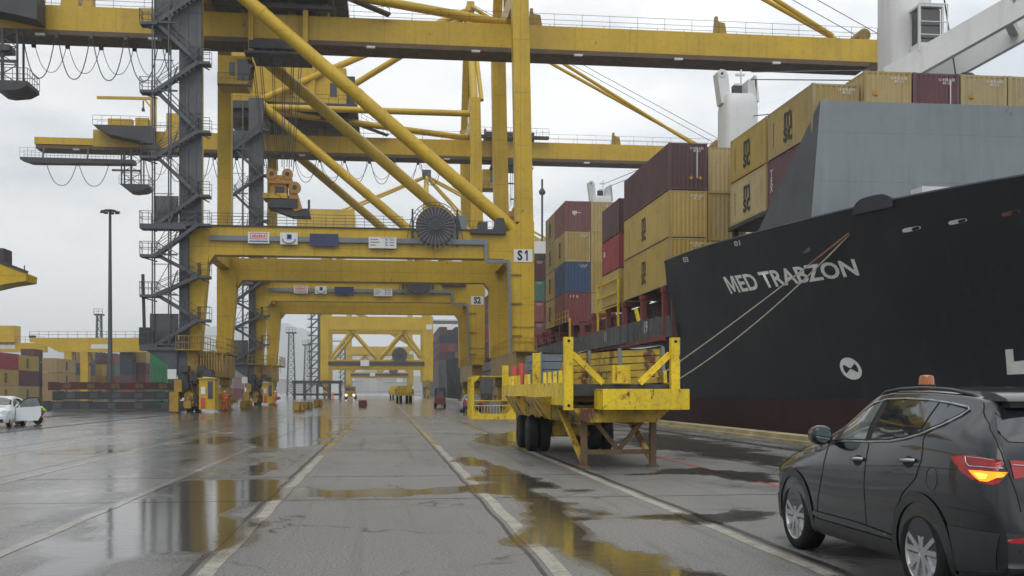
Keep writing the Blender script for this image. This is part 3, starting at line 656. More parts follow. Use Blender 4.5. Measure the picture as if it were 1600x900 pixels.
    b = MB(); b.box(-16.95,-16.2,-1.35,-.85,3.6,15.75); b.box(-15.6,-15.2,ys-.2,-.82,15.5,15.75)
    for x in (-18.9,-17.6): b.bar((x,ys-.45,5.5),(x,ys-.45,38),.10); b.bar((x,ys+.45,5.5),(x,ys+.45,38),.10)
    lv = [5.6,9.7,13.0,15.5,21.1,26.5,32.1]
    for z in lv:
        b.bar((-18.9,ys-.45,z),(-16.9,ys-.45,z),.14); b.bar((-18.9,ys-.45,z+2.5),(-17.2,ys-.45,z+2.5),.06); b.bar((-18.9,ys-.45,z+.1),(-17.6,ys-.45,z+2.5),.05)
        b.bar((-17.6,ys-.45,z-.1),(-16.9,ys-.45,z+2.0),.1)
    b.build('stair_frame', G, root)
    rl = [7.7,11.3,15.6,18.0,23.3,29.0,34.7]
    for i, z in enumerate(lv):
        landing(root, -19.9,-18.5,ys-.55,ys+.55,z,G); stair(root,-18.6,-15.2,ys-.05,z,rl[i],G)
        landing(root, -15.2,-14.3,ys-.55,ys+.55,rl[i],G)
        if i+1 < len(lv): stair(root,-15.3,-18.6,ys+.1,rl[i],lv[i+1],G)
    for x0, x1, z0, z1 in ((-19.0,-17.0,15.6,18.0),(-19.3,-17,5.4,8.2),(-18.9,-16.95,31.2,34.6)):
        b = MB(); b.box(x0,x1,ys+.5,ys+.6,z0,z1); b.build('cladding_panel', M['clp'], root)
    b = MB(); b.box(-19.9,-16.2,ys-.6,ys+.8,15.1,15.5); b.build('tower_floor', G, root)
    b = MB(); b.prism([(-19.4,5.1),(-16.2,5.4),(-16.0,1.2),(-16.5,1.2),(-17.0,3.4)],'y',ys-.4,ys+.5); b.box(-19.9,-16.2,ys-.6,ys+.7,5.1,5.4); b.build('tower_base', G, root)
    b = MB(); b.box(-20.0,-19.0,ys-.3,ys+.3,5.5,7.0); b.bar((-19.6,ys,5.5),(-19.75,ys,11.4),.22); b.build('post_jib', T, root)
    # electrical house and clutter at the landside foot
    b = MB(); b.box(-15.0,-13.75,-3.3,-1.3,.25,2.75); b.box(-15.1,-13.65,-3.4,-1.2,2.75,2.85); o = b.build('electrical_house', Y_, root)
    b = MB(); b.box(-14.3,-13.9,-3.36,-3.3,1.15,2.55); b.build('window', M['glass'], o)
    b = MB(); b.box(-14.85,-14.5,-3.36,-3.3,.35,1.2); b.build('panel', M['sredp'], o); b = MB(); b.box(-14.85,-14.5,-3.36,-3.3,1.5,2.1); b.build('notice', M['sign'], o)
    b = MB()
    for k, (x,z) in enumerate([(-17.2,.4),(-16.6,1.2),(-15.7,.9),(-16.9,2.2),(-15.5,2.6),(-16.2,3.3),(-14.9,3.3),(-14.3,3.0)]):
        b.box(x-.3,x+.3,-2.6-.1*k,-1.6,z,z+.55)
    b.bar((-17.4,-2.6,.2),(-15.2,-2.6,3.4),.1); b.bar((-17.0,-2.4,2.6),(-16.8,-2.4,6.0),.1); b.path([(-15.6,-2.6,3.4),(-15.7,-2.7,2.2),(-15.3,-2.7,1.2),(-15.1,-2.6,.3)],.09,6); b.build('foot_machinery', T, root)
    b = MB(); b.box(-17.3,-16.6,-3.6,-2.8,.1,1.7); b.box(-17.0,-16.4,-3.2,-2.7,1.7,2.7); b.build('rail_clamp', Y2, root)
    b = MB(); b.railing((-16.8,-2.6,5.2),(-13.2,-2.6,5.2),1.1,.5); b.box(-15.0,-13.0,-2.4,FY*.3,4.9,5.05)
    for k in range(9): b.bar((-15.0+.22*k,-2.45,3.4),(-15.0+.22*k,-2.45,5.0),.08)
    b.railing((-13.0,-2.4,5.05),(-13.0,FY*.3,5.05),1.1,.8); b.railing((-15,-2.45,4.0),(-12.9,-2.45,4.0),.8,.4); b.build('walkway', Y2, root)
    b = MB(); b.box(-17.6,-16.9,-2.75,-2.70,2.75,3.55); b.build('notice', M['sign'], root)
    return root
sts_crane(92.0,'S1','big yellow gantry crane over the lanes with the S1 plate on its leg',-9.3,20.6,-32.7,-3.6)
sts_crane(137.5,'S2','yellow gantry crane behind the first one, with the S2 plate on its leg',17.2,25.6,-32.4,-2.0)
def tall_crane(Y0, label, gx=0):
    root = thing('container_crane', (0,Y0,0), label, 'crane', 'ship to shore container cranes'); Y_, Y2, G, T = M['yel'], M['yel2'], M['gsteel'], M['dark']; FY = 20
    for fy in (0,FY):
        for x, w in ((XL,1.1),(XR,1.35)):
            b = MB(); b.box(x-w,x+w,fy-1,fy+1,4.5,22.2); b.build('leg', Y_, root)
            b = MB(); b.box(x-.9,x+.9,fy-.9,fy+.9,22.2,44); b.build('upper_leg', Y_, root)
            bogie(root,x,fy,Y2)
            b = MB(); b.box(x-.5,x+.5,fy-.9,fy+.9,2.0,4.5); b.build('equaliser', Y2, root)
        b = MB(); b.box(XL+1.1,XR-1.35,fy-.9,fy+.9,18.4,22.0); b.build('portal_beam', Y_, root)
        b = MB(); b.box(XL+1.1,XR-1.35,fy-.8,fy+.8,8.0,10.4); b.build('tie_beam', Y_, root)
        ps = [(XL+1.2,10.4),(-8.6,18.4),(-1.6,10.4),(5.4,18.4),(XR-1.4,11.4)]
        for a, c in zip(ps,ps[1:]):
            b = MB(); b.tube((a[0],fy,a[1]),(c[0],fy,c[1]),.45,10); b.build('diagonal_brace', Y_, root, 40)
        b = MB(); b.tube((XL,fy,40),(XR,fy,24),.6,10); b.build('diagonal_brace', Y_, root, 40)
        b = MB(); b.tube((XR-.5,fy,44),(XR,FY/2+(fy-FY/2)*.1,63),.6,10); b.build('mast_leg', Y_, root, 40)
        for e in ((-24,46.5),(46,45.0),(28,45)):
            b = MB(); b.tube((XR,FY/2+(fy-FY/2)*.12,62.5),(e[0],FY/2+(fy-FY/2)*.3,e[1]),.32,8); b.build('stay', Y_, root, 40)
    for gy in (7,13): b = MB(); b.box(-44,50,gy-.6,gy+.6,42,45); b.build('girder', Y_, root)
    for x in (XL,XR): b = MB(); b.box(x-.6,x+.6,-2,FY+2,3,4.9); b.build('sill_beam', Y2, root)
    b = MB(); b.box(-23.5,-8,3,17,46.2,51.5); b.build('machinery_house', Y_, root)
    b = MB(); b.box(-24,-7,2,18,45.2,46.2); b.railing((-24,2,46.2),(-7,2,46.2),1.1,1.4); b.build('walkway', T, root)
    b = MB(); b.box(XR-1.2,XR+1.2,FY/2-2,FY/2+2,62,64); b.railing((XR-2,FY/2-2,64),(XR+2,FY/2-2,64)); b.build('mast_head', T, root)
    b = MB(); b.box(XL+1,XR-1,-1.3,-.95,8.9,9.9); b.railing((XL+1,-1.2,10.4),(XR-1,-1.2,10.4),1.1,1.4); b.build('cable_duct', T, root)
    reel(root,4.2,-1.6,11.6,2.1,False)
    b = MB(); b.box(-6.3,-4.0,-1.5,-1.34,8.6,10.2); b.build('sign', M['sign'], root); b = MB(); b.box(11.4,13.0,-1.06,-1.0,18.6,20.0); b.build('number_plate', M['sign'], root)
    b = MB(); x = XL-2.6
    for xx in (x-.9,x+.9): b.bar((xx,-.8,3),(xx,-.8,24),.25); b.bar((xx,.6,3),(xx,.6,24),.25)
    b.box(x+1,x+1.9,-.9,.8,3,24)
    for k in range(9):
        z = 3.5+2.2*k; b.box(x-1.9,x+.9,-1,.8,z,z+.2); b.bar((x-1.4,-.9,z),(x+1,-.9,z+2.2),.14,.4); b.railing((x-1.9,-1,z+.2),(x-.6,-1,z+.2),1,.6)
    b.box(x-8,x+1,-.6,.6,24.2,24.6); b.railing((x-8,-.6,24.6),(x+1,-.6,24.6),1.1,1.4); b.build('stair_tower', G, root)
    return root
tall_crane(289,'tall yellow gantry crane with V braces and a round cable reel, beyond the S2 crane')
tall_crane(480,'farthest yellow gantry crane, framing the misty end of the quay')
# ------------------------------------------------------------------ the ship alongside
M['gap0'] = paint('dark_opening', (.01,.01,.01), .8, streak=0)
DK = [(20.5,226),(18.0,222),(16.8,214),(16.6,200),(16.6,150),(16.6,110),(16.6,85),(16.65,72),(16.8,66),(17.0,62.9),(17.5,58.8),(18.4,55),(19.6,51),(21.1,46.5),(23,42.5),(25.3,39),(28,35.8),(30.7,33.7),(32.6,33.2)]
WL = [(22.5,223),(19.5,218),(17.6,209),(16.7,197),(16.6,150),(16.6,110),(16.7,85),(17.1,73),(17.6,68),(18.2,64),(19.2,59.6),(20.4,56),(21.7,52.8),(23.2,49.6),(25,46.8),(27,44.2),(29,42.2),(31.2,40.6),(32.6,40)]
NS = len(DK); ZW = -3.0; SPLIT = 9; CX = 32.6
def cat(P, t):
    i = min(int(t), len(P)-2); f = t-i
    p0, p1, p2, p3 = (np.array(P[max(0,min(len(P)-1,i+k))]) for k in (-1,0,1,2))
    m1 = (p2-p0)/2; m2 = (p3-p1)/2
    h = f*f*(3-2*f)
    return (2*f**3-3*f**2+1)*p1+(f**3-2*f**2+f)*m1+(-2*f**3+3*f**2)*p2+(f**3-f**2)*m2
def ztop(t): return 9.65+.95*max(0,t-SPLIT)/(NS-1-SPLIT)
def hull(t, z):
    k = max(0,min(1,(z-ZW)/(ztop(max(t,SPLIT))-ZW)))
    q = cat(WL,t)*(1-k**1.7)+cat(DK,t)*k**1.7
    return Vector((q[0],q[1],z))
def hull_px(px, py):
    best = None; lo, hi, zl, zh = SPLIT, NS-1, 0, 11
    for it in range(5):
        for t in np.linspace(lo,hi,24):
            for z in np.linspace(zl,zh,24):
                a = pix(hull(t,z)); d = (a[0]-px)**2+(a[1]-py)**2
                if best is None or d < best[0]: best = (d,t,z)
        w, h = (hi-lo)/8, (zh-zl)/8; lo, hi, zl, zh = max(SPLIT,best[1]-w), min(NS-1.001,best[1]+w), best[2]-h, best[2]+h
    return best[1], best[2]
def mirror(p): return (2*CX-p[0],p[1],p[2])
ship = thing('container_ship', (CX,130,0), 'black hulled container ship moored along the quay, bow nearest with its name in white', 'ship')
ship_off = Vector((-CX,-130,0))
def sbuild(b, name, mat, parent=None, smooth=None):
    """meshes of the ship are written in quay coordinates; shift them to the ship's base"""
    o = b.build(name, mat, parent or ship, smooth)
    if parent is None or parent == ship: o.location = ship_off
    return o
def hull_mesh():
    b = MB(); ts = list(np.arange(0,SPLIT,.34))+[SPLIT]; tf = list(np.linspace(SPLIT,NS-1,56))
    def sheet(tl, zs, mi):
        b.mi = mi
        for side in (0,1):
            V = []; F = []; m = len(zs)
            for t in tl:
                for z in zs:
                    p = hull(t,z if not callable(z) else z(t)); V.append(mirror(p) if side else tuple(p))
            for i in range(len(tl)-1):
                for j in range(m-1): q = i*m+j; F.append((q,q+m,q+m+1,q+1))
            b.add(V,F)
    sheet(ts,[-3,-1.5,0,1.38],1); sheet(tf,[-3,-1.5,0,1.38],1)
    sheet(ts,[1.38,3,4.85],0)
    sheet(tf,[1.38]+[(lambda t,k=k: 1.38+(ztop(t)-1.38)*k) for k in (.15,.3,.45,.6,.75,.88,1)],0)
    # step in the bulwark, inner faces and decks
    V = []; F = []
    b.mi = 0
    p = hull(SPLIT,4.85); q = hull(SPLIT,9.65); b.add([tuple(p),tuple(q),(q.x+1.5,q.y+.1,9.65),(q.x+1.5,q.y+.1,4.85)],[(0,1,2,3)])
    return sbuild(b,'hull',[M['hull'],M['boot']],None,35)
hull_mesh()
def rim():
    b = MB(); tf = list(np.linspace(SPLIT,NS-1.01,44)); b.path([hull(t,ztop(t))+Vector((.06,.05,0)) for t in tf],.09,6); sbuild(b,'bulwark_rail',M['hull'])
    b = MB(); V = []; F = []
    for t in tf:
        p = hull(t,ztop(t)); q = hull(t,8.5); V += [(p.x+.18,p.y+.14,p.z),(q.x+.30,q.y+.25,8.5)]
    for i in range(len(tf)-1): F.append((2*i,2*i+1,2*i+3,2*i+2))
    b.add(V,F); sbuild(b,'bulwark_lining',M['brkd'])
    b = MB()
    for zz, tl, m in ((8.5,tf,0),):
        P = [hull(t,8.5) for t in tl]; V = []; F = []
        for p in P: V += [(p.x+.4,p.y+.4,zz),(2*CX-p.x-.4,p.y+.4,zz)]
        for i in range(len(P)-1): F.append((2*i,2*i+1,2*i+3,2*i+2))
        b.add(V,F)
    b.box(17.4,47.8,62.6,62.9,4.9,8.5)
    sbuild(b,'forecastle_deck',M['deck'])
    b = MB(); V = []; F = []; tl = list(np.arange(0,SPLIT+.01,.34))
    for t in tl: p = hull(t,4.8); V += [(p.x,p.y,4.86),(2*CX-p.x,p.y,4.86)]
    for i in range(len(tl)-1): F.append((2*i,2*i+1,2*i+3,2*i+2))
    b.add(V,F); sbuild(b,'main_deck',M['deck'])
    # weathered side bulwark standing off the main deck
    b = MB(); tl = list(np.linspace(1.2,SPLIT-.02,60)); V = []; F = []
    for t in tl:
        p = hull(t,4.85); V += [(p.x-.05,p.y,5.12),(p.x-.05,p.y,6.45),(p.x+.12,p.y,6.45),(p.x+.12,p.y,5.12)]
    for i in range(len(tl)-1):
        for j in range(4): F.append((4*i+j,4*i+(j+1)%4,4*i+4+(j+1)%4,4*i+4+j))
    b.add(V,F)
    for k in range(70): y = 64+2*k; b.box(16.70,16.85,y,y+.08,5.1,6.4)
    sbuild(b,'side_bulwark',M['bulw'])
    b = MB(); b.box(16.9,17.1,63,205,4.87,5.2); sbuild(b,'scupper_bar',M['sred'])
    b = MB()
    # roller fairlead hump on the bow bulwark
    pts = [hull_px(px,py)[0] for px,py in ((1333,330),(1345,330),(1380,325),(1395,322))]
    V = []; tl = np.linspace(pts[0],pts[-1],12)
    prof = [.0,.22,.32,.36,.38,.38,.38,.37,.36,.30,.20,.0]
    F = []
    for t,h in zip(tl,prof):
        p = hull(t,ztop(t)); V += [(p.x-.03,p.y-.03,p.z-.3),(p.x-.03,p.y-.03,p.z+h),(p.x+.45,p.y+.4,p.z+h),(p.x+.45,p.y+.4,p.z-.3)]
    for i in range(11):
        for j in range(4): F.append((4*i+j,4*i+(j+1)%4,4*i+4+(j+1)%4,4*i+4+j))
    b.add(V,F); sbuild(b,'roller_housing',M['hull'])
rim()
def on_hull(t, z, off): 
    p = hull(t,z); a = hull(t+.05,z)-hull(t-.05,z); c = hull(t,z+.1)-hull(t,z-.1); n = a.cross(c).normalized()
    if n.x > 0: n = -n
    return p+n*off
def decal(name, me_or_poly, corners, mat):
    """corners: hull (t,z) of bottom-left, bottom-right, top-left, top-right; flat outline in the unit square"""
    me = me_or_poly; bm = bmesh.new(); bm.from_mesh(me)
    xs = [v.co.x for v in bm.verts]; ys = [v.co.y for v in bm.verts]; x0,x1,y0,y1 = min(xs),max(xs),min(ys),max(ys)
    for k in range(1,40): 
        g = bm.verts[:]+bm.edges[:]+bm.faces[:]; bmesh.ops.bisect_plane(bm,geom=g,plane_co=(x0+(x1-x0)*k/40,0,0),plane_no=(1,0,0))
    for v in bm.verts:
        u = (v.co.x-x0)/(x1-x0); w = (v.co.y-y0)/(y1-y0); c = [np.array(q) for q in corners]
        q = (c[0]*(1-u)+c[1]*u)*(1-w)+(c[2]*(1-u)+c[3]*u)*w
        v.co = on_hull(q[0],q[1],.03)
    bm.to_mesh(me); bm.free(); me.materials.clear(); me.materials.append(mat)
    o = link(name, me, ship); o.location = ship_off; return o
decal('ship_name', with_glyph(text_mesh('ED TRABZON',M['winks'],1,.025), LET_M, -1, .14), [hull_px(*p) for p in ((1143,459),(1344,430),(1130,433),(1335,404))], M['winks'])
decal('draught_mark', text_mesh('03',M['winks'],1,.02), [hull_px(*p) for p in ((1069,410),(1077,409),(1067,402),(1075,401))], M['winks'])
decal('draught_mark', text_mesh('01',M['winks'],1,.02), [hull_px(*p) for p in ((1149,385),(1158,383),(1147,377),(1156,375))], M['winks'])
def flat_mesh(name, polys, mat):
    b = MB()
    for p in polys: b.add([(x,y,0) for x,y in p],[tuple(range(len(p)))])
    return b.mesh(name, mat)
def sector(a0,a1,r0,r1,n=10):
    a = np.linspace(a0,a1,n); return [(math.cos(t)*r1,math.sin(t)*r1) for t in a]+[(math.cos(t)*r0,math.sin(t)*r0) for t in a[::-1]]
em = [sector(math.pi/2*k,math.pi/2*(k+1),.70,1.0) for k in range(4)]+[sector(math.pi/4*(1+4*k)-.55+.4,math.pi/4*(3+4*k)+.15,.06,.72) for k in range(2)]
# bow thruster mark: ring with a cross, and the bulbous bow mark
decal('thruster_mark', flat_mesh('thruster_mark', em, M['winks']), [hull_px(*p) for p in ((1320,594),(1353,592),(1308,560),(1338,557))], M['winks'])
decal('bulb_mark', flat_mesh('bulb_mark', [[(0,0),(1.6,0),(1.6,.22),(0,.22)],[(0,.22),(.3,.22),(.3,1),(0,1)],[(.3,.22),(.9,.22),(1.5,.55),(1.6,.75),(1.35,.8),(1.0,.55),(.3,.5)]], M['winks']), [hull_px(*p) for p in ((1574,585),(1640,583),(1571,546),(1636,540))], M['winks'])
ov = [[(math.copysign(abs(math.cos(a))**.5,math.cos(a)),math.copysign(abs(math.sin(a))**.7,math.sin(a))) for a in np.linspace(0,2*math.pi,24)[:-1]]]
for px, py, m in ((1425,357,M['winks']),(1497,345,M['winks']),(1580,332,M['chafe'])):
    decal('fairlead', flat_mesh('fairlead',ov,m), [hull_px(*p) for p in ((px-14,py+7),(px+15,py+1),(px-15,py),(px+14,py-5))], m)
    decal('fairlead_opening', flat_mesh('fairlead_opening',ov,M['gap0']), [hull_px(*p) for p in ((px+1,py+4),(px+13,py+1),(px,py-1),(px+12,py-4))], M['gap0']).location = ship_off+Vector((-.02,-.02,0))
# breakwater ahead of the first bay: front plate and the dark swept wing
A = Vector((19.74,54.6,10.0)); B = Vector((21.17,49.4,15.95)); C = Vector((20.55,49.35,8.6))
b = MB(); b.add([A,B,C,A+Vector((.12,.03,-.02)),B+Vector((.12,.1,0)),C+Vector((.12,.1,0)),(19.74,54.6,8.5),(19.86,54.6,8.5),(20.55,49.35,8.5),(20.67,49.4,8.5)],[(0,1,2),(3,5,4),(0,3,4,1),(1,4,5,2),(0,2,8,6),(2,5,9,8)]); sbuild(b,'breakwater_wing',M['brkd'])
b = MB(); b.add([C,(44.8,48.6,8.6),(44.2,49.0,15.95),B,C+Vector((0,.15,0)),(44.8,48.75,8.6),(44.2,49.15,15.95),B+Vector((0,.15,0))],[(0,1,2,3),(4,7,6,5),(0,3,7,4),(3,2,6,7),(1,5,6,2),(0,4,5,1)])
sbuild(b,'breakwater',M['brk'])
b = MB()
for x in (27.0, 34.0): b.prism([(48.1,8.6),(46.6,8.6),(47.95,14.5)],'x',x,x+.1) if False else None
p = on_y(1400,311,47.0); b.box(24.0,26.9,44.9,45.9,8.5,10.95); sbuild(b,'deck_locker',M['wht'])
b = MB(); b.tube((29.0,44.6,9.6),(30.2,44.4,11.9),.05,6); b.tube((28.9,44.6,9.5),(29.5,44.5,10.7),.10,6); sbuild(b,'deck_antenna',M['dark'])
# hatch coaming, lashing posts and deck gear
b = MB(); b.box(19.2,46,64,120,4.9,8.1); b.box(19.2,46,122,196,4.9,7.5); sbuild(b,'hatch_coaming',M['deck'])
for k in range(24):
    y = 64.5+5.6*k
    if y > 195: break
    b = MB(); b.box(17.35,17.7,y,y+.35,4.87,8.2 if y<122 else 7.55); b.bar((17.55,y+.15,8.0 if y<122 else 7.4),(18.4,y+.6,4.9),.16); b.box(17.3,19.3,y-.1,y+.45,7.95 if y<122 else 7.3,8.28 if y<122 else 7.62)
    sbuild(b,'lashing_post',M['sred'])
b = MB()
for y in (86.0,92.0): b.box(17.3,18.6,y,y+1.6,4.87,7.0)
b.prism([(84.2,4.9),(97,4.9),(95,6.9),(86,7.2)],'x',18.7,19.1); b.box(17.0,17.3,72,80,4.9,5.6); sbuild(b,'deck_winch',M['sred'])
for y in (76.9,84.4,97.5):
    b = MB(); b.box(17.2,17.36,y,y+.16,4.87,10.4 if y<90 else 8.6); sbuild(b,'deck_post',M['tyel'])
b = MB()
for z in (8.2,9.2,10.2): b.bar((17.3,76.9,z),(17.3,84.4,z),.09); b.bar((17.3,84.4,z),(19.5,84.4,z),.09)
sbuild(b,'deck_ladder',M['tyel'])
b = MB(); b.railing((17.2,98,8.3),(17.2,106,8.3),1.1,1.6); sbuild(b,'deck_railing',M['tyel'])
b = MB(); b.bar((17.3,71.5,7.4),(17.3,69.6,5.4),.22); sbuild(b,'deck_strut',M['tyel'])
b = MB(); b.railing((19.2,62.95,9.3),(20.8,62.95,9.3),1.5,.5); sbuild(b,'deck_railing',M['tyel'])
b = MB()
for y in range(100,200,4): b.bar((17.0,y,6.45),(17.0,y,7.4),.06)
b.bar((17.0,100,7.4),(17.0,196,7.4),.05); b.bar((17.0,100,6.95),(17.0,196,6.95),.05); sbuild(b,'deck_railing',M['sred'])
for y, tx in ((66,'19'),(78,'11')):
    me = text_mesh(tx,M['winks'],1.0,.01); o = link('frame_number',me,ship); o.location = Vector((16.53 if y>70 else 16.6,y,5.8))+ship_off; o.rotation_euler = (R(90),0,R(-90))
def deck_crane(x, y, w, zt, jib):
    b = MB(); n = 20
    def ring(z, sx, sy): return [(x+sx*math.copysign(abs(math.cos(a))**.45,math.cos(a)), y+sy*math.copysign(abs(math.sin(a))**.45,math.sin(a)), z) for a in [2*math.pi*k/n for k in range(n)]]
    rs = [ring(4.9,w*.46,w*.46), ring(zt-12,w*.46,w*.46), ring(zt-11.5,w*.5,w*.5), ring(zt-3.0,w*.5,w*.5), ring(zt-2.2,w*.46,w*.46), ring(zt-1.8,w*.42,w*.4)]
    V = [p for r in rs for p in r]; F = [(i*n+k,i*n+(k+1)%n,(i+1)*n+(k+1)%n,(i+1)*n+k) for i in range(len(rs)-1) for k in range(n)]+[tuple(range((len(rs)-1)*n,len(rs)*n))]
    b.add(V,F); o = sbuild(b,'deck_crane',M['wht'],None,40)
    b = MB()
    for sx in (-1,1):   # cheeks carrying the head sheaves
        b.prism([(x+sx*w*.5-.12,zt-2.4),(x+sx*w*.5+.12,zt-2.4),(x+sx*w*.42+.12,zt),(x+sx*w*.42-.12,zt)],'y',y-w*.3,y+w*.3) if sx > 0 else b.prism([(x-w*.54,zt-2.6),(x-w*.26,zt-2.6),(x-w*.34,zt),(x-w*.42,zt+.5),(x-w*.56,zt+.6),(x-w*.66,zt+.3),(x-w*.64,zt-.2)],'y',y-w*.2,y+w*.2)
    b.lathe((x-w*.53,y-w*.2,zt+.15),'y',[(.35,-.06),(.35,.0)],14); b.box(x-w*.1,x+w*.05,y-.3,y+.3,zt-1.8,zt-.6); b.bar((x+w*.1,y,zt-1.8),(x+w*.1,y,zt+.8),.12); b.bar((x-w*.06,y,zt+.3),(x+w*.2,y,zt+.3),.2); b.box(x+w*.2,x+w*.45,y-w*.3,y+w*.3,zt-2.2,zt-.4)
    b.build('sheave_head', M['wht'], o)
    b = MB(); b.box(x-w*.2,x+w*.06,y-w*.2,y-w*.05,zt-1.75,zt-.9); b.lathe((x-w*.53,y-w*.22,zt+.15),'y',[(.12,-.06),(.12,.0)],10); b.build('motor', M['dark'], o)
    b = MB()
    if jib:
        a, ph, L = R(23), R(-40), 26; d = Vector((math.cos(a)*math.cos(ph),math.cos(a)*math.sin(ph),math.sin(a))); nv = Vector((-math.sin(ph),math.cos(ph),0)); BP = Vector((34,63,22))
        def jp(t, s): return BP+d*t+nv*s
        for s_ in (-2.0,2.0): b.bar(jp(-2,s_),jp(L,s_),.5,1.5)
        for k in (.2,.52,.9): b.bar(jp(L*k,-1.75),jp(L*k,1.75),.5,.5)
        j = b.build('jib', M['wht'], o)
        b = MB(); b.box(x+1.2,x+4.6,y-.5,y+2.4,15,20.6); b.build('jib_foot', M['wht'], o)
        w_ = MB(); w_.lathe((x+3.4,y-.9,21.0),'x',[(.7,-.1),(.95,0),(.95,.45),(.7,.55)],20); w_.build('hoist_drum', M['dark'], o, 40)
        me = text_mesh('SWL 40t - 31m  13.8',M['ink'],.42,.006); tt = link('lettering',me,j); k = jp(7.6,-2.27); upv = nv.cross(d)*-1; upv = upv if upv.z > 0 else -upv; tt.matrix_world = Matrix.LocRotScale(k+upv*.35, Matrix((d,upv,d.cross(upv))).transposed().to_quaternion(), None)
        g = MB(); cx0, cx1, cy0, cy1, cz0, cz1 = x-.35, x+1.15, y-2.6, y-1.35, 22.7, 25.4
        for xx in (cx0,cx1):
            for yy in (cy0,cy1): g.bar((xx,yy,cz0),(xx,yy,cz1),.14)
        g.prism([(cx0,cz0),(cx1,cz0),(cx1,cz0+.5),(cx0,cz0+.5)],'y',cy0,cy1); g.box(cx0-.05,cx1+.05,cy0-.05,cy1+.05,cz1,cz1+.14); g.box(cx0-.1,cx1+.1,cy0-.1,cy1+.1,cz0-.15,cz0); g.box(cx0,cx1,cy1-.1,cy1,cz0,cz1)
        for zz in (cz0+.9,cz0+1.7): g.bar((cx0-.15,cy0-.25,zz),(cx1+.2,cy0-.25,zz),.05)
        for xx in (cx0-.15,cx1+.2): g.bar((xx,cy0-.25,cz0-.1),(xx,cy0-.25,cz1+.1),.06)
        g.bar((cx0-.15,cy0-.25,cz1+.1),(cx1+.2,cy0-.25,cz1+.1),.06); g.box(cx0+.3,cx0+.7,cy1-.1,y-w*.3,cz0+.2,cz1-.4)
        g.build('driver_cab', M['wht'], o)
        g = MB(); g.box(cx0+.1,cx1-.1,cy0+.1,cy1-.15,cz0+.55,cz1-.15); g.build('cab_window', M['glass'], o)
        g = MB(); g.tube((x+1.0,y-1.6,zt),(x+3.2,y-1.4,18.6),.05,5); g.tube((x+1.3,y-1.2,zt),jp(18,-1),.05,5); g.tube((x+1.5,y+1.2,zt),jp(18,1),.05,5); g.build('jib_rope', M['dark'], o)
    return o
c1 = deck_crane(33.0,64.0,2.75,31.5,True); c2 = deck_crane(33.0,96,3.3,31.2,False); deck_crane(33.0,159,3.2,33.3,False)
for za, zb in ((31.5,24.4),(30.8,23.7),(27.4,22.0),(26.2,21.0)):
    b = MB(); b.tube((34,95,za),(34.2,71,zb),.045,4); sbuild(b,'luffing_rope',M['dark'])
    b = MB(); b.tube((33.6,158,za+2),(33.8,120,zb+5),.045,4); sbuild(b,'luffing_rope',M['dark'])
# bridge aft
b = MB(); b.box(19,46.2,197,210,4.9,25.5); b.box(17.2,48,198,205,25.5,28.6); b.box(22,43,198,209,28.6,30.2); b.railing((17.2,198,28.6),(48,198,28.6),1.1,2); sh = sbuild(b,'superstructure',M['wht'])
b = MB(); b.box(17.4,47.8,197.93,198,26.5,27.9); b.build('window', M['glass'], sh)
b = MB(); b.bar((26,203,30),(26,203,45),.5)
for z,w in ((36,5),(39,3.5),(42,4.5),(44.8,2.5)): b.bar((26-w/2,203,z),(26+w/2,203,z),.25); b.bar((26-w/2,203,z-.8),(26-w/2,203,z+.9),.14); b.bar((26+w/2,203,z-.6),(26+w/2,203,z+.9),.14)
b.bar((30.5,203,30),(30.5,203,43),.35); b.lathe((30.5,203,40.5),'z',[(.5,-.5),(.7,0),(.4,.6)],10); b.build('mast', M['dark'], sh)
# ------------------------------------------------------------------ containers
CW = 2.44; MESHC = {}
def container_mesh(L, H, col, half=False):
    k = (round(L,2),round(H,2),col)
    if k in MESHC: return MESHC[k]
    b = MB(); w = CW/2; dep = .045
    def corr(n, P0, du, out, nz):
        """corrugated wall: P0 start, du along, out outward normal"""
        V = []; F = []; pts = []
        for i in range(n):
            for u, d in ((0,1),(.3,1),(.5,0),(.8,0)): pts.append((( i+u)/n, d))
        pts.append((1,1))
        for u, d in pts:
            p = Vector(P0)+Vector(du)*u-Vector(out)*dep*(1-d)
            V += [(p.x,p.y,.16),(p.x,p.y,H-.11)]
        for i in range(len(pts)-1): F.append((2*i,2*i+2,2*i+3,2*i+1))
        b.add(V,F)
    n = 11*max(1,round(L/6.06))*1
    corr(n*2,(-w+.01,.14,0),(0,L-.28,0),(-1,0,0),0); corr(n*2,(w-.01,.14,0),(0,L-.28,0),(1,0,0),0)
    corr(8,(-w+.14,.01,0),(2*w-.28,0,0),(0,-1,0),0); b.box(-w+.14,w-.14,L-.06,L-.02,.16,H-.11)
    b.box(-w+.04,w-.04,.04,L-.04,H-.06,H-.025)
    me = b.mesh('container', CC[col]); f = MB()
    for x in (-w,w-.14):
        for y in (0,L-.14): f.box(x,x+.14,y,y+.14,.12,H-.12)
        f.box(x+.01,x+.12,.15,L-.15,0.03,.16); f.box(x+.02,x+.10,.15,L-.15,H-.11,H-.01)
    for y in (0,L-.14): f.box(-w+.14,w-.14,y+.01,y+.12,.02,.16); f.box(-w+.14,w-.14,y+.02,y+.12,H-.11,H-.01)
    for x in (-w,w-.18):
        for y in (0,L-.18): f.box(x-.003,x+.183,y-.003,y+.183,0,.12); f.box(x-.003,x+.183,y-.003,y+.183,H-.12,H)
    fr = f.mesh('frame', CC[col]); MESHC[k] = (me, fr); return MESHC[k]
logo_me = text_mesh('m\nsc', M['logo'], 1.5, .04, space=.52)
small_me = text_mesh('I  F  B', M['winks'], .34, .01); spec_me = text_mesh('HLXU 3\n40 2240', M['winks'], .42, .01)
